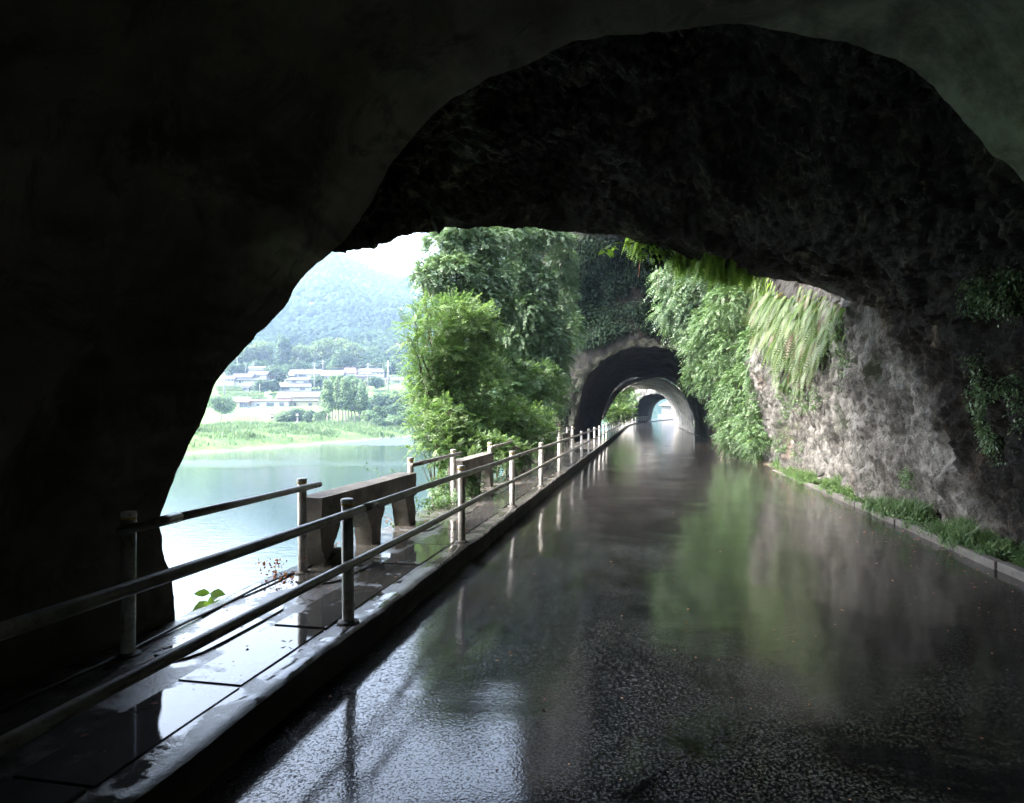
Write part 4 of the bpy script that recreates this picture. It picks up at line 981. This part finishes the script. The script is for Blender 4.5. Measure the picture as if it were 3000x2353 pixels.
for s in s_posts[:24]:
    if int(round((s-4.5)/3.07)) % 2 == 0:
        m = MB(); a = .32; m.tube([R(s+.10, -2.048, 1.02+.006*math.sin(s*1.1+.82*9)), R(s+a, -2.048, 1.02+.006*math.sin(s*1.1+.82*9))], .0345, 14); sl_ = m.build('sleeve', MAT['rail'], gr, True)
        m = MB()
        for ds in (.14, .28): m.tube([R(s+ds, -2.048+.028, 1.02), R(s+ds, -2.048+.042, 1.02)], .009, 6)
        m.build('bolt', MAT['bolt'], sl_)
    for z in (.82, .45):
        m = MB(); m.box((s-.02, -2.10, .2+z-.012), (s+.02, -2.06, .2+z+.012), lambda a, b, c: R(a, b, c)); m.build('bracket', MAT['bolt'], gr)
# outer railings between the parapets
PER = 4.8
labs = ['nearest outer handrail, one pipe running from the dark rock edge to the first parapet', 'outer handrail between the first and second parapets', 'outer handrail between the second and third parapets', 'outer handrail between the third and fourth parapets', 'outer handrail between the fourth and fifth parapets', 'farthest outer handrail by the second tunnel mouth']
for k in range(6):
    a = 4.0+PER*k if k else 3.62; b = 5.8 if k == 0 else a+2.1
    h = thing('handrail', labs[k], 'railing', R(a, -3.2, .2), 'short outer handrails filling the gaps between parapets')
    make_post(h, R(a, -3.2, .2)); make_post(h, R(b, -3.2, .2))
    MB().tube([R(a-.14, -3.2+.07, 1.01), R(b+.2, -3.2+.07, 1.03)], .030, 14).build('rail', MAT['rail'], h, True)
    MB().tube([R(a+.12, -3.2+.07, 1.013), R(a+.38, -3.2+.07, 1.015)], .0345, 14).build('sleeve', MAT['rail'], h, True)
    m = MB()
    for s in (a+.1, b+.06, b+.15): m.tube([R(s, -3.2+.1, 1.02), R(s, -3.2+.112, 1.02)], .011, 6)
    m.build('bolt', MAT['bolt'], h)
plabs = ['first and largest looking concrete parapet with a crumbled left leg', 'second concrete parapet with ivy between its legs', 'third concrete parapet from the viewer', 'fourth concrete parapet from the viewer', 'farthest concrete parapet near the second tunnel mouth']
def rough_block(poly, t0, t1, name, parent, chip=.012, seed=0):
    """polygon in (s, z), extruded across t, subdivided and chipped"""
    import bmesh
    bm = bmesh.new(); n = len(poly)
    fa = [bm.verts.new(R(s, t0, z)) for s, z in poly]; fb = [bm.verts.new(R(s, t1, z)) for s, z in poly]
    bm.faces.new(fa); bm.faces.new(fb[::-1])
    for i in range(n): bm.faces.new((fa[i], fb[i], fb[(i+1) % n], fa[(i+1) % n]))
    bmesh.ops.triangulate(bm, faces=bm.faces)
    bmesh.ops.recalc_face_normals(bm, faces=bm.faces)
    for _ in range(3):
        ed = [e for e in bm.edges if e.calc_length() > .09]
        if ed: bmesh.ops.subdivide_edges(bm, edges=ed, cuts=1)
        bmesh.ops.triangulate(bm, faces=[f for f in bm.faces if len(f.verts) > 3])
    V = np.array([v.co[:] for v in bm.verts]); Nn = np.array([v.normal[:] for v in bm.verts])
    V = V+Nn*((chip*1.6*fbm(V+seed, 5, 4, .65))-.004)[:, None]
    for v, c in zip(bm.verts, V): v.co = Vector(c)-parent.location
    me = bpy.data.meshes.new(name); bm.to_mesh(me); bm.free(); me.materials.append(MAT['parapet'])
    me.polygons.foreach_set('use_smooth', np.ones(len(me.polygons), bool))
    try: me.set_sharp_from_angle(angle=math.radians(32))
    except Exception: pass
    o = bpy.data.objects.new(name, me); COL.objects.link(o); o.parent = parent; return o
for k in range(5):
    a = 5.94 if k == 0 else 6.22+PER*k; b = 8.74+PER*k-.04; r = thing('concrete_parapet', plabs[k], 'parapet', R(a, -3.2, .2), 'low concrete parapets along the river edge')
    ta, tb = -3.33, -3.08
    rough_block([(a, .60), (a+.02, .9), (b-.02, .905), (b, .60)], ta, tb, 'beam', r, .014, k)
    mid_ = (a+b)/2
    for j, (c, w0, w1) in enumerate([(a+.13, .22, .26), (mid_, .22, .56), (b-.13, .2, .30)]):
        x0, x1 = c-w0/2, c+w0/2; u0, u1 = c-w1/2, c+w1/2
        if j == 0: u0 = a+.004; x0 = a+.01; u1 = a+.42
        if j == 2: u1 = b-.004; x1 = b-.01; u0 = b-.40
        poly = [(x0, .16), (x1, .16), (x1+.03, .40), (u1-.05, .55), (u1, .615), (u0, .615), (u0+.03 if j else u0, .55), (x0-(.03 if j else 0), .40)]
        if k == 0 and j == 0: poly = [(a+.16, .16), (a+.42, .16), (a+.40, .26), (a+.28, .33), (a+.32, .44), (a+.42, .5), (a+.46, .615), (a+.004, .615), (a+.04, .40), (a+.1, .3)]
        rough_block(poly, ta+.02, tb-.015, 'leg', r, .016, k*3+j)
    if k == 0: rough_block([(a+.10, .17), (a+.50, .17), (a+.46, .30), (a+.3, .35), (a+.16, .29)], ta-.02, tb+.05, 'broken_foot', r, .05, 9)
# black cable along the edge
pc = [R(s, -3.24+.02*math.sin(s*2.1)+.03*math.sin(s*.9), .212+.006*math.sin(5*s)) for s in np.arange(2.6, 6.5, .15)]
tag(MB().tube(pc, .011, 8).build('cable', plain('black_cable', (.03, .03, .03), .4)), 'thin black cable lying along the outer pavement edge', 'cable')
# ------------------------------------------------------------------ vegetation near the road
from mathutils.bvhtree import BVHTree
def bvh_of(names):
    V = []; Fc = []; b = 0
    for o in bpy.data.objects:
        if o.type == 'MESH' and o.name.split('.')[0] in names:
            off = np.array(o.parent.location) if o.parent else np.zeros(3)
            n = len(o.data.vertices); a = np.empty(n*3, np.float32); o.data.vertices.foreach_get('co', a)
            V.append(a.reshape(-1, 3)+off); q = np.empty(len(o.data.polygons)*4, np.int32); o.data.loops.foreach_get('vertex_index', q); Fc.append(q.reshape(-1, 4)+b); b += n
    return BVHTree.FromPolygons(np.concatenate(V).tolist(), np.concatenate(Fc).tolist())
BV = bvh_of({'rock_vault', 'cliff', 'rock_mass'})
def hit(x, y):          # x, y in the 2178 px wide view of the photograph
    d = Vector(ray(x*1.3774, y*1.3774)).normalized(); h = BV.ray_cast(Vector((0, 0, CAMZ)), d, 80)
    if h[0] is None: return None
    n = h[1]; n = -n if n.dot(d) > 0 else n
    return np.array(h[0]), np.array(n)
def Bl(x, y, Z, rx, ry, ryy=None):
    c = at(x*1.3774, y*1.3774, Z); k = 1.3774/F*Z; return (c, (rx*k, (ryy or (rx+ry)/2)*k, ry*k))
def rz(t, s, z=-6): return R(s, t, z)
tree('evergreen_tree', 'tall blue green evergreen tree rising against the sky left of the dark cliff', 'tree', rz(-7.4, 22),
     [Bl(948, 525, 22, 42, 40), Bl(1005, 530, 22.5, 50, 44), Bl(960, 585, 21.5, 55, 40), Bl(1030, 590, 22.5, 50, 45), Bl(1000, 640, 22, 60, 40), Bl(1040, 500, 23.5, 50, 26), Bl(975, 480, 22, 50, 30), Bl(1050, 650, 23, 45, 40), Bl(896, 585, 20, 16, 12), Bl(925, 600, 21, 26, 22), Bl(1060, 555, 24, 30, 40),  Bl(900, 560, 20.5, 10, 8)], 'leaf_ever', .095, trunk_r=.2, w=.5, spray=(.40, 18, 250), droop=.8)
tree('evergreen_tree', 'evergreen tree hanging in a long column beside the dark cliff above the second tunnel', 'tree', rz(-5.9, 27),
     [Bl(1160, 500, 27, 38, 22), Bl(1115, 530, 27, 38, 32), Bl(1090, 590, 26.5, 42, 40), Bl(1135, 610, 27, 45, 44), Bl(1110, 665, 26.5, 50, 42), Bl(1165, 665, 27.5, 30, 30), Bl(1150, 715, 27, 46, 36), Bl(1188, 715, 28, 24, 26), Bl(1195, 505, 28, 22, 12), Bl(1190, 750, 28, 26, 24), Bl(1150, 765, 27, 40, 26), Bl(1085, 720, 26.5, 45, 36), Bl(1120, 480, 28, 55, 26), Bl(1195, 560, 29, 24, 40), Bl(1200, 630, 29.5, 24, 40), Bl(1215, 700, 31, 20, 34), Bl(1080, 480, 26, 40, 30)], 'leaf_ever', .10, trunk_r=.16, w=.52, spray=(.42, 18, 240), droop=.9)
tree('maple_tree', 'bright green maple reaching out over the river below the evergreen', 'tree', rz(-5.8, 18.5),
     [Bl(958, 660, 18, 45, 18), Bl(985, 690, 18, 52, 20), Bl(925, 705, 17.5, 42, 15), Bl(1000, 730, 18.5, 52, 22), Bl(935, 745, 17.5, 40, 15), Bl(975, 775, 18, 52, 22), Bl(905, 655, 17, 26, 8), Bl(885, 690, 16.6, 26, 7), Bl(905, 790, 17.5, 34, 18), Bl(895, 830, 17.5, 26, 22), Bl(925, 850, 18, 32, 26), Bl(900, 870, 18, 18, 20), Bl(940, 880, 18, 28, 26), Bl(960, 800, 18, 40, 30), Bl(1010, 690, 18.5, 40, 30), Bl(990, 850, 18.5, 40, 30), Bl(1020, 790, 19, 45, 24), Bl(930, 815, 18, 40, 16), Bl(872, 725, 16.6, 12, 5), Bl(890, 760, 17, 18, 7)], 'leaf_light', .085, trunk_r=.09, w=.42, droop=.35, fork=.75, spray=(.5, 20, 230))
tree('broadleaf_tree', 'mid green leafy tree between the maple and the cliff, just above the parapets', 'tree', rz(-6., 23),
     [Bl(1050, 770, 23, 50, 34), Bl(1095, 800, 23.5, 50, 34), Bl(1145, 810, 24.5, 45, 34), Bl(1060, 830, 22.5, 55, 32), Bl(1120, 850, 24, 50, 30), Bl(985, 835, 22, 45, 30), Bl(1165, 850, 26, 34, 30), Bl(960, 850, 21.5, 32, 28), Bl(1180, 800, 27, 28, 30)], 'leaf_mid', .105, trunk_r=.12, w=.48, droop=.6, spray=(.42, 16, 200))
tree('leafy_shrub', 'pale green shrub with layered leaves right behind the handrails', 'shrub', rz(-5.4, 18.5),
     [Bl(1085, 885, 19, 48, 22), Bl(1120, 900, 20, 45, 24), Bl(1045, 905, 18.5, 50, 26), Bl(1100, 930, 19, 52, 24), Bl(1010, 900, 18, 40, 26), Bl(1150, 925, 21, 26, 20)], 'leaf_light', .105, trunk_r=.05, w=.42, droop=.5, spray=(.42, 16, 230))
tree('leafy_shrub', 'yellow green heart leaved shrub between the river and the outer handrails', 'shrub', rz(-5.0, 14.5),
     [Bl(965, 925, 15.5, 28, 30), Bl(1000, 950, 15.5, 42, 28), Bl(1050, 955, 16, 42, 22), Bl(960, 975, 14.8, 32, 26), Bl(1090, 958, 17, 30, 14), Bl(1000, 990, 14.8, 36, 26)], 'leaf_light', .085, trunk_r=.04, w=.75, spray=(.3, 12, 330))
tree('leafy_shrub', 'airy light green shrub standing over the water left of the handrail gap', 'shrub', rz(-4.6, 14.5),
     [Bl(905, 880, 15, 20, 24), Bl(885, 905, 15, 14, 18), Bl(890, 955, 14.8, 16, 14), Bl(935, 920, 15, 26, 24), Bl(910, 930, 14.6, 16, 18), Bl(950, 880, 15.5, 28, 24), Bl(930, 960, 14.5, 20, 22)], 'leaf_light', .08, trunk_r=.03, fork=.8, w=.45, spray=(.34, 14, 260))
tree('leafy_shrub', 'small shrub growing below the gap after the first parapet', 'shrub', rz(-4.6, 11.5, -4),
     [Bl(945, 1035, 11.8, 24, 26), Bl(985, 1030, 12.2, 32, 24), Bl(960, 1075, 11, 26, 16), Bl(925, 1075, 10.6, 16, 14)], 'leaf_mid', .05, trunk_r=.03, w=.6, spray=(.18, 12, 700))
tree('leafy_shrub', 'bright undergrowth shrub spilling past the far outer posts', 'shrub', rz(-4.9, 24, -5),
     [Bl(1130, 945, 22, 26, 12), Bl(1165, 945, 24, 22, 10), Bl(1070, 985, 15, 14, 10), Bl(1105, 975, 17, 20, 10)], 'leaf_light', .07, trunk_r=.03, w=.6, spray=(.26, 12, 330))
# river sprigs over the parapet
# hanging plants beside the second tunnel mouth
tree('climbing_creeper', 'dense creeper curtain covering the rock right of the second tunnel mouth', 'creeper', rz(4.6, 30, 0),
     [Bl(1520, 690, 28, 42, 40), Bl(1560, 740, 27, 42, 45), Bl(1500, 745, 29, 40, 34), Bl(1530, 800, 28, 42, 38), Bl(1570, 830, 26, 34, 45), Bl(1548, 870, 27, 30, 36), Bl(1565, 925, 25.5, 30, 36), Bl(1600, 760, 24, 22, 60), Bl(1590, 890, 24, 20, 50), Bl(1550, 640, 26, 40, 34), Bl(1605, 940, 23, 22, 28), Bl(1480, 800, 30, 22, 26)], 'leaf_mid', .09, trunk_r=.06, w=.48, droop=1.2, spray=(.4, 16, 220))
tree('climbing_creeper', 'blue green leafy branch hanging over the right shoulder of the second tunnel arch', 'creeper', rz(4.6, 32, 6.5),
     [Bl(1425, 585, 31, 30, 26), Bl(1440, 630, 31, 32, 28), Bl(1425, 665, 31, 30, 18), Bl(1470, 650, 30.5, 34, 34), Bl(1450, 700, 31, 30, 18), Bl(1480, 600, 30, 34, 34), Bl(1405, 615, 31.5, 14, 12), Bl(1480, 720, 30, 26, 26)], 'leaf_ever', .14, trunk_r=.05, w=.4, droop=1.2, spray=(.5, 12, 150))
def on_rock(poly, n, seedoff=0):
    poly = np.array(poly, float); lo, hi = poly.min(0), poly.max(0); out = []
    while len(out) < n:
        x, y = lo+RNG.random(2)*(hi-lo); ins = False; j = len(poly)-1
        for i in range(len(poly)):
            if (poly[i, 1] > y) != (poly[j, 1] > y) and x < (poly[j, 0]-poly[i, 0])*(y-poly[i, 1])/(poly[j, 1]-poly[i, 1])+poly[i, 0]: ins = not ins
            j = i
        if not ins: continue
        h = hit(x, y)
        if h is not None: out.append(h)
        else: n -= 1
    return out
def creeper_on(name, label, poly, n, mat, leaf, r=.14, per=22, droop=.8, cat='creeper', group=None, gate=-.05):
    H = on_rock(poly, n*2); H = [h for h in H if float(fbm(h[0][None], .9, 3)[0]) > gate] or H; c = np.array([p+q*r*.4 for p, q in H]); rs = r*(.6+.8*RNG.random(len(c)))
    V, Fq, T = clump_leaves(c, rs, per, leaf, droop, .8)
    return tag(mesh_np(name, V, Fq, MAT[mat], None, False, T), label, cat, group)
creeper_on('dark_creeper', 'dim creeper covering the shaded cliff above the second tunnel', [(1205, 495), (1400, 520), (1420, 705), (1330, 705), (1260, 740), (1205, 740)], 1000, 'leaf_shaded', .12, .34, gate=-.25)
creeper_on('dark_creeper', 'dark creeper on the rock left of the second tunnel arch', [(1190, 700), (1240, 700), (1225, 860), (1195, 900), (1160, 900), (1165, 800)], 90, 'leaf_shaded', .11, .25)
creeper_on('ivy', 'small leaved ivy hanging down the dark rock at the right edge of the view', [(2055, 600), (2178, 560), (2178, 960), (2130, 980), (2070, 860)], 420, 'leaf_ever', .042, .10, 9, gate=-.12)
creeper_on('ivy', 'thin trail of ivy dropping beside the lit rock at the right', [(2080, 760), (2150, 780), (2160, 860), (2110, 985), (2085, 900)], 220, 'leaf_ever', .04, .07, 9)
for lab, poly, n in [('patch of small ferns under the long fronds on the lit rock', [(1640, 800), (1760, 790), (1740, 870), (1660, 900)], 60), ('weedy tuft low on the lit rock face beside the creeper curtain', [(1640, 930), (1700, 900), (1720, 980), (1650, 990)], 36),
                     ('little plants rooted in the middle of the lit rock face', [(1760, 700), (1800, 640), (1830, 700), (1790, 860), (1750, 850)], 40), ('tiny fern in a hollow of the pale rock', [(1925, 1000), (1945, 1000), (1945, 1035), (1925, 1035)], 10)]:
    creeper_on('rock_plants', lab, poly, n, 'leaf_mid', .05, .09, 20, cat='plants')['kind'] = 'stuff'
# fern fronds
def fronds(H, L0, L1, npin=15, wid=.058, lean=(0, 0, 0), out=.5):
    Vs = []; Ts = []
    for p, nrm in H:
        L = RNG.uniform(L0, L1); o = nrm*out+np.array(lean)+RNG.normal(size=3)*.25; o[2] = abs(o[2])*.2; 
        t = np.linspace(0, 1, npin+1)[1:]; P = p+np.outer(t*L*.55, o)+np.outer(t**1.7*L*.9, [0, 0, -1.])
        dP = np.gradient(P, axis=0); dP /= np.linalg.norm(dP, axis=1)[:, None]
        sd = np.cross(dP, nrm+RNG.normal(size=3)*.35); sd /= np.linalg.norm(sd, axis=1)[:, None]+1e-6
        wl = wid*L/.5*(np.sin(np.pi*(t*.85+.12))**.7); tint = np.clip(RNG.normal(.5, .2), 0, .9) if RNG.random() > .07 else 1
        st_ = L/npin*.5
        for sg in (1, -1):
            tip = P+sd*(sg*wl)[:, None]+dP*(wl*.45)[:, None]+np.array([0, 0, -.1])*wl[:, None]
            a = P-dP*st_*.75; b = P+dP*st_*.75
            Vs.append(np.stack([a, tip-dP*st_*.5, tip+dP*st_*.2, b], 1).reshape(-1, 3)); Ts.append(np.full(npin*4, tint))
    V = np.concatenate(Vs); return V, np.arange(len(V)).reshape(-1, 4), np.concatenate(Ts)
GF = 'ferns hanging from the rock above the right side of the road'
for k_, (lab, poly, n, a, b) in enumerate([('fringe of short ferns under the leaving edge of the rock vault', [(1335, 497), (1420, 515), (1480, 545), (1420, 555), (1340, 515)], 420, .18, .34),
                           ('bright ferns where the vault edge bends down to the right', [(1430, 530), (1540, 540), (1600, 600), (1540, 620), (1460, 580)], 520, .25, .42),
                           ('dense dark ferns high under the vault right of the bright fringe', [(1500, 510), (1620, 560), (1660, 610), (1580, 605), (1500, 560)], 240, .2, .38),
                           ('longest drooping yellow green fern fronds in the middle of the clump', [(1565, 610), (1660, 620), (1700, 700), (1680, 760), (1600, 700)], 560, .5, .85),
                           ('long fern fronds mixed with brown dead ones at the right of the clump', [(1660, 620), (1740, 640), (1770, 720), (1720, 790), (1680, 740)], 420, .4, .7),
                           ('ferns hanging in front of the creeper curtain', [(1500, 590), (1600, 600), (1610, 720), (1560, 700)], 300, .4, .75),
                           ('drooping ferns along the rock rim just right of the longest fronds', [(1700, 600), (1800, 650), (1800, 720), (1740, 690)], 120, .25, .45),
                           ('lowest ferns reaching down over the lit rock', [(1640, 760), (1730, 780), (1710, 830), (1650, 820)], 70, .3, .5)]):
    H = on_rock(poly, n)
    if k_ < 3: H = [(p+dirS*.45+np.array([0, 0, .12]), q) for p, q in H]; a, b = a*1.5, b*1.5
    V, Fq, T = fronds(H, a, b, lean=(-.25, -.1, 0))
    tag(mesh_np('fern_clump', V, Fq, MAT['leaf_fern_lit' if k_ < 3 else 'leaf_fern'], None, False, T), lab, 'fern', GF)
# broad leaved sprig under the lip, with each leaf its own piece
def leaf_obj(parent, base, direction, normal, L, mat, w=.55, name='leaf'):
    D = np.array(direction, float); D /= np.linalg.norm(D); S = np.cross(D, normal); S /= np.linalg.norm(S); U = np.cross(S, D)
    prof = [(0, 0), (.18, .30), (.42, .5), (.7, .36), (.9, .13), (1, 0)]
    v = []; f = []
    for x, y in prof: 
        dr = -.22*x*x*L; v += [base+D*x*L+S*y*w*L+U*(dr+.08*y*L), base+D*x*L+U*dr, base+D*x*L-S*y*w*L+U*(dr+.08*y*L)]
    for i in range(5): f += [(3*i, 3*i+3, 3*i+4, 3*i+1), (3*i+1, 3*i+4, 3*i+5, 3*i+2)]
    return mesh_np(name, np.array(v), f, mat, parent, True, np.full(len(v), RNG.uniform(.35, 1)))
def sprig(label, pts, nleaf, L, mat='leaf_light', spread=1., cat='plant', name='leafy_sprig', up=.2):
    r = thing(name, label, cat, pts[0]); MB().tube(pts, list(np.linspace(.008, .003, len(pts))), 5).build('stem', MAT['bark'], r, True)
    pts = np.array(pts); 
    for k in range(nleaf):
        f = .35+.65*k/(nleaf-1); i = f*(len(pts)-1); a = pts[int(i)]+(pts[min(int(i)+1, len(pts)-1)]-pts[int(i)])*(i-int(i))
        an = k*2.4; d = np.array([math.cos(an)*spread, math.sin(an)*.5*spread, up+.3*RNG.normal()])
        leaf_obj(r, a, d, np.array([0, -.5, 1.])+RNG.normal(size=3)*.25, L*RNG.uniform(.9, 1.4), MAT['leaf_thin'])
    return r
a = at(1895, 690, 12.3)
sprig('bright broad leaved sprig hanging under the vault edge over the road', [a, a+[-.15, 0, -.08], a+[-.42, 0, -.12], a+[-.68, 0, -.22], a+[-.8, 0, -.3]], 14, .16, up=-.3)
a = at(1950, 715, 12.6)
sprig('smaller leafy sprig right of the broad leaved one under the vault edge', [a, a+[-.12, 0, -.03], a+[-.3, 0, .02], a+[-.42, 0, -.02]], 8, .12, up=-.2)
for x, y0, y1, lab in [(1362, 500, 590, 'left reddish aerial root hanging in front of the dark cliff'), (1402, 505, 625, 'right reddish aerial root hanging in front of the dark cliff')]:
    a = at(x*1.3774, y0*1.3774, 13); b = at((x-4)*1.3774, y1*1.3774, 13); r = thing('hanging_root', lab, 'root', a)
    MB().tube([a+[0, 0, .3], (a+b)/2+[.02, 0, 0], b], [.008, .006, .004], 5).build('strand', plain('reddish_root', (.28, .12, .08)), r)
    for k in range(5):
        q = a*(1-k/6)+b*k/6; leaf_obj(r, q, [RNG.choice([-1, 1]), 0, -.6], [0, -1, .3], .06, MAT['leaf_light'])
# large leaved plant at the pavement edge by the near tunnel
bs = R(5.05, -3.5, -.25)
kn = [(448, 1262), (432, 1268), (470, 1262), (425, 1285), (470, 1285), (452, 1278), (440, 1300), (462, 1298), (412, 1300)]
r = thing('broad_leaved_plant', 'lone bright green plant with oval leaves at the pavement edge beside the dark rock', 'plant', bs)
tip = at(447*1.3774, 1262*1.3774, 5.45)
MB().tube([bs, (bs+tip)/2+[.03, 0, .03], tip], [.006, .005, .003], 6).build('stem', MAT['leaf_red'] if False else MAT['bark'], r, True)
for k, (x, y, dx, dz, L) in enumerate([(447, 1262, -.8, .15, .085), (447, 1262, .9, .1, .095), (449, 1268, .1, -.9, .06), (443, 1280, -1, -.5, .11), (452, 1282, 1, -.1, .12), (450, 1276, .5, .3, .05), (440, 1300, -.9, .1, .09), (455, 1300, .8, .15, .09), (445, 1300, -.1, .6, .07), (425, 1305, -.8, .1, .07)]):
    q = at(x*1.3774, y*1.3774, 5.45); 
    if k > 2: MB().tube([q*0+(bs+tip)/2+[.03, 0, .03] if y > 1290 else (bs+2*tip)/3, q], .0025, 4).build('stalk', MAT['bark'], r)
    leaf_obj(r, q, [dx, -.3, dz], [-.1, -.75, .8], L*1.45, MAT['leaf_thin'], .62)
# reddish plants at the pavement edge
for lab, (s, t), n, h in [('rust red withered plant at the foot of the outer handrail post', (5.62, -3.38), 60, .15), ('small rust red plant in front of the first parapet foot', (5.5, -3.2), 30, .03), ('red leaved tuft between the legs of the first parapet', (6.85, -3.38), 36, .08),
                          ('red leaved tuft behind the last leg of the first parapet', (8.85, -3.4), 60, .12), ('tiny red seedling by the middle leg of the first parapet', (7.75, -3.4), 24, .07)]:
    c = R(s, t, .2)+np.stack([RNG.normal(size=n)*.09, RNG.normal(size=n)*.07, RNG.random(n)*h], 1)
    V, Fq = leaves(c, rnd(n)+[0, 0, .2], rnd(n)+[0, 0, .6], .022+.025*RNG.random(n), .7)
    r_ = thing('withered_plant', lab, 'plant', R(s, t, .2), 'rust red plants at the pavement edge')
    mesh_np('leaves', V, Fq, MAT['leaf_red'], r_, False, np.repeat(RNG.random(n), 4))['kind'] = 'stuff'
    MB().tube([R(s, t, .19), R(s, t, .2+h*.6), R(s+.05, t, .2+h)], .003, 4).build('stem', MAT['leaf_red'], r_); continue
    tag(mesh_np('withered_plant', V, Fq, MAT['leaf_red'], None, False, np.repeat(RNG.random(n), 4)), lab, 'plant', 'rust red plants at the pavement edge')
# ivy on the parapets
for k, (s, n, zz, lab) in enumerate([(9.0, 120, .3, 'ivy creeping round the last leg of the first parapet'), (12.2, 420, .5, 'ivy filling the opening under the second parapet'), (13.6, 200, .4, 'ivy under the right half of the second parapet'), (17., 380, .5, 'ivy filling the opening under the third parapet'), (21.7, 250, .5, 'ivy under the fourth parapet'), (10.6, 260, .16, 'low creeper along the pavement edge in the second gap')]):
    c = R(s, -3.3, .2)+np.outer(RNG.normal(size=n)*.35, [SN, CS, 0])+np.stack([RNG.normal(size=n)*.08, 0*RNG.random(n), RNG.random(n)*zz-.05], 1)
    V, Fq = leaves(c, rnd(n)+[0, 0, -.4], rnd(n)*.5+np.array([.8, -.6, .4]), .035+.03*RNG.random(n), .8)
    tag(mesh_np('ivy', V, Fq, MAT['leaf_mid'], None, False, np.repeat(RNG.random(n), 4)), lab, 'ivy', 'ivy on the parapets')
# sprays over the first parapet
for (x, y, Z, lab) in [(800, 1000, 9.6, 'left thin leafy spray rising behind the first parapet'), (855, 1005, 9.8, 'right thin leafy spray rising behind the first parapet')]:
    b = at(x*1.3774+40, y*1.3774+60, Z); e = at((x-20)*1.3774, (y-5)*1.3774, Z); n = 46
    f = RNG.random(n)[:, None]; c = b*(1-f)+e*f+RNG.normal(size=(n, 3))*.05
    V, Fq = leaves(c, rnd(n), rnd(n)*.6+[0, -.4, .8], .03+.02*RNG.random(n), .6)
    tag(mesh_np('leafy_spray', V, Fq, MAT['leaf_light'], None, False, np.repeat(RNG.random(n), 4)), lab, 'plant')
# weeds at the foot of the rock wall
def weeds(label, s0, s1, n, nb, hh, mat='grass', t0=3.9, t1=4.35):
    k = n; s = RNG.uniform(s0, s1, k); t = RNG.uniform(t0, t1, k); P = R(s, t, .05+.1*(t-4)); 
    gv = fbm(P, .9, 4, .6); gate = gv > -.02; P = P[gate]; k = len(P); hv = .35+2.2*np.clip(gv[gate]+.05, 0, .5)
    V1, F1, T1 = clump_leaves(P+[0, 0, .06], np.full(k, .09)*hv, 10, .045, .0, .9, .6)
    Pb = np.repeat(P, nb, 0)+RNG.normal(size=(k*nb, 3))*[.04, .04, 0]; D = rnd(k*nb)*.45+[0, 0, 1.]
    V2, F2 = leaves(Pb-[0, 0, .03], D, rnd(k*nb), hh*np.repeat(hv, nb)*(.3+1.1*RNG.random(k*nb)), .06, .3)
    V, Fq, T = join([(V1, F1, T1), (V2, F2, np.repeat(RNG.random(len(V2)//4), 4))])
    tag(mesh_np('weeds', V, Fq, MAT[mat], None, False, T), label, kind='stuff')
weeds('low weeds and grass along the foot of the nearer rock', 7.2, 13, 1000, 14, .2, 'leaf_mid', 3.82, 4.35)
weeds('bright weeds along the foot of the rock past the kerb stones', 13, 20, 1000, 12, .2, 'leaf_light', 3.8, 4.35)
weeds('weeds at the foot of the rock near the second tunnel', 20, 37, 1100, 6, .2, 'leaf_light', 3.9, 4.5)
# litter on road and pavement
n = 1500; s = 3+RNG.random(n)**1.3*34; t = np.where(RNG.random(n) < .6, 3.95-RNG.random(n)**2*1.2, RNG.uniform(-2, 3.8, n)); keep = (RNG.random(n) < .55) | (t > 3.2); s, t = s[keep], t[keep]; n = len(s)
V, Fq = leaves(R(s, t, .022), rnd(n)*[1, 1, .1], rnd(n)*.2+[0, 0, 1.], .012+.03*RNG.random(n)**2, .6)
tag(mesh_np('fallen_leaves', V, Fq, MAT['leaf_red'], None, False, np.repeat(.4+.6*RNG.random(n), 4)), 'scattered fallen leaves on the wet road', kind='stuff')
n = 260; s = 2.5+RNG.random(n)*14; t = -3.3+RNG.random(n)**1.6*1.2
V, Fq = leaves(R(s, t, .216), rnd(n)*[1, 1, .12], rnd(n)*.25+[0, 0, 1.], .012+.035*RNG.random(n)**2, .6)
tag(mesh_np('leaf_litter', V, Fq, MAT['leaf_red'], None, False, np.repeat(.3+.7*RNG.random(n), 4)), 'small brown leaves strewn over the wet pavement', kind='stuff')
# greenery in the gap beyond the second tunnel
for k, (x, y, Z, rx, ry, lab, mt) in enumerate([(1300, 850, 66, 26, 26, 'light green bush just beyond the left wall of the second tunnel', 'leaf_light'), (1320, 825, 74, 20, 20, 'bright tree seen through the second tunnel under its arch', 'leaf_light'), (1335, 850, 84, 14, 22, 'mid green tree beside the third tunnel mouth', 'leaf_mid'), (1310, 880, 60, 30, 14, 'low bright shrubs behind the far guardrail', 'leaf_light'), (1290, 815, 70, 22, 30, 'tree top behind the left wall of the second tunnel', 'leaf_mid')]):
    b = Bl(x, y, Z, rx, ry); bb = [b]+[Bl(x+RNG.normal()*rx*.5, y+RNG.normal()*ry*.5, Z+RNG.normal()*2, rx*.6, ry*.6) for _ in range(4)]
    tree('roadside_tree', lab, 'tree', b[0]*[1, 1, 0]+[0, 0, -6], bb, mt, .2, trunk_r=.15, group='trees in the open stretch beyond the second tunnel', limbs=False, spray=(.55, 14, 34))
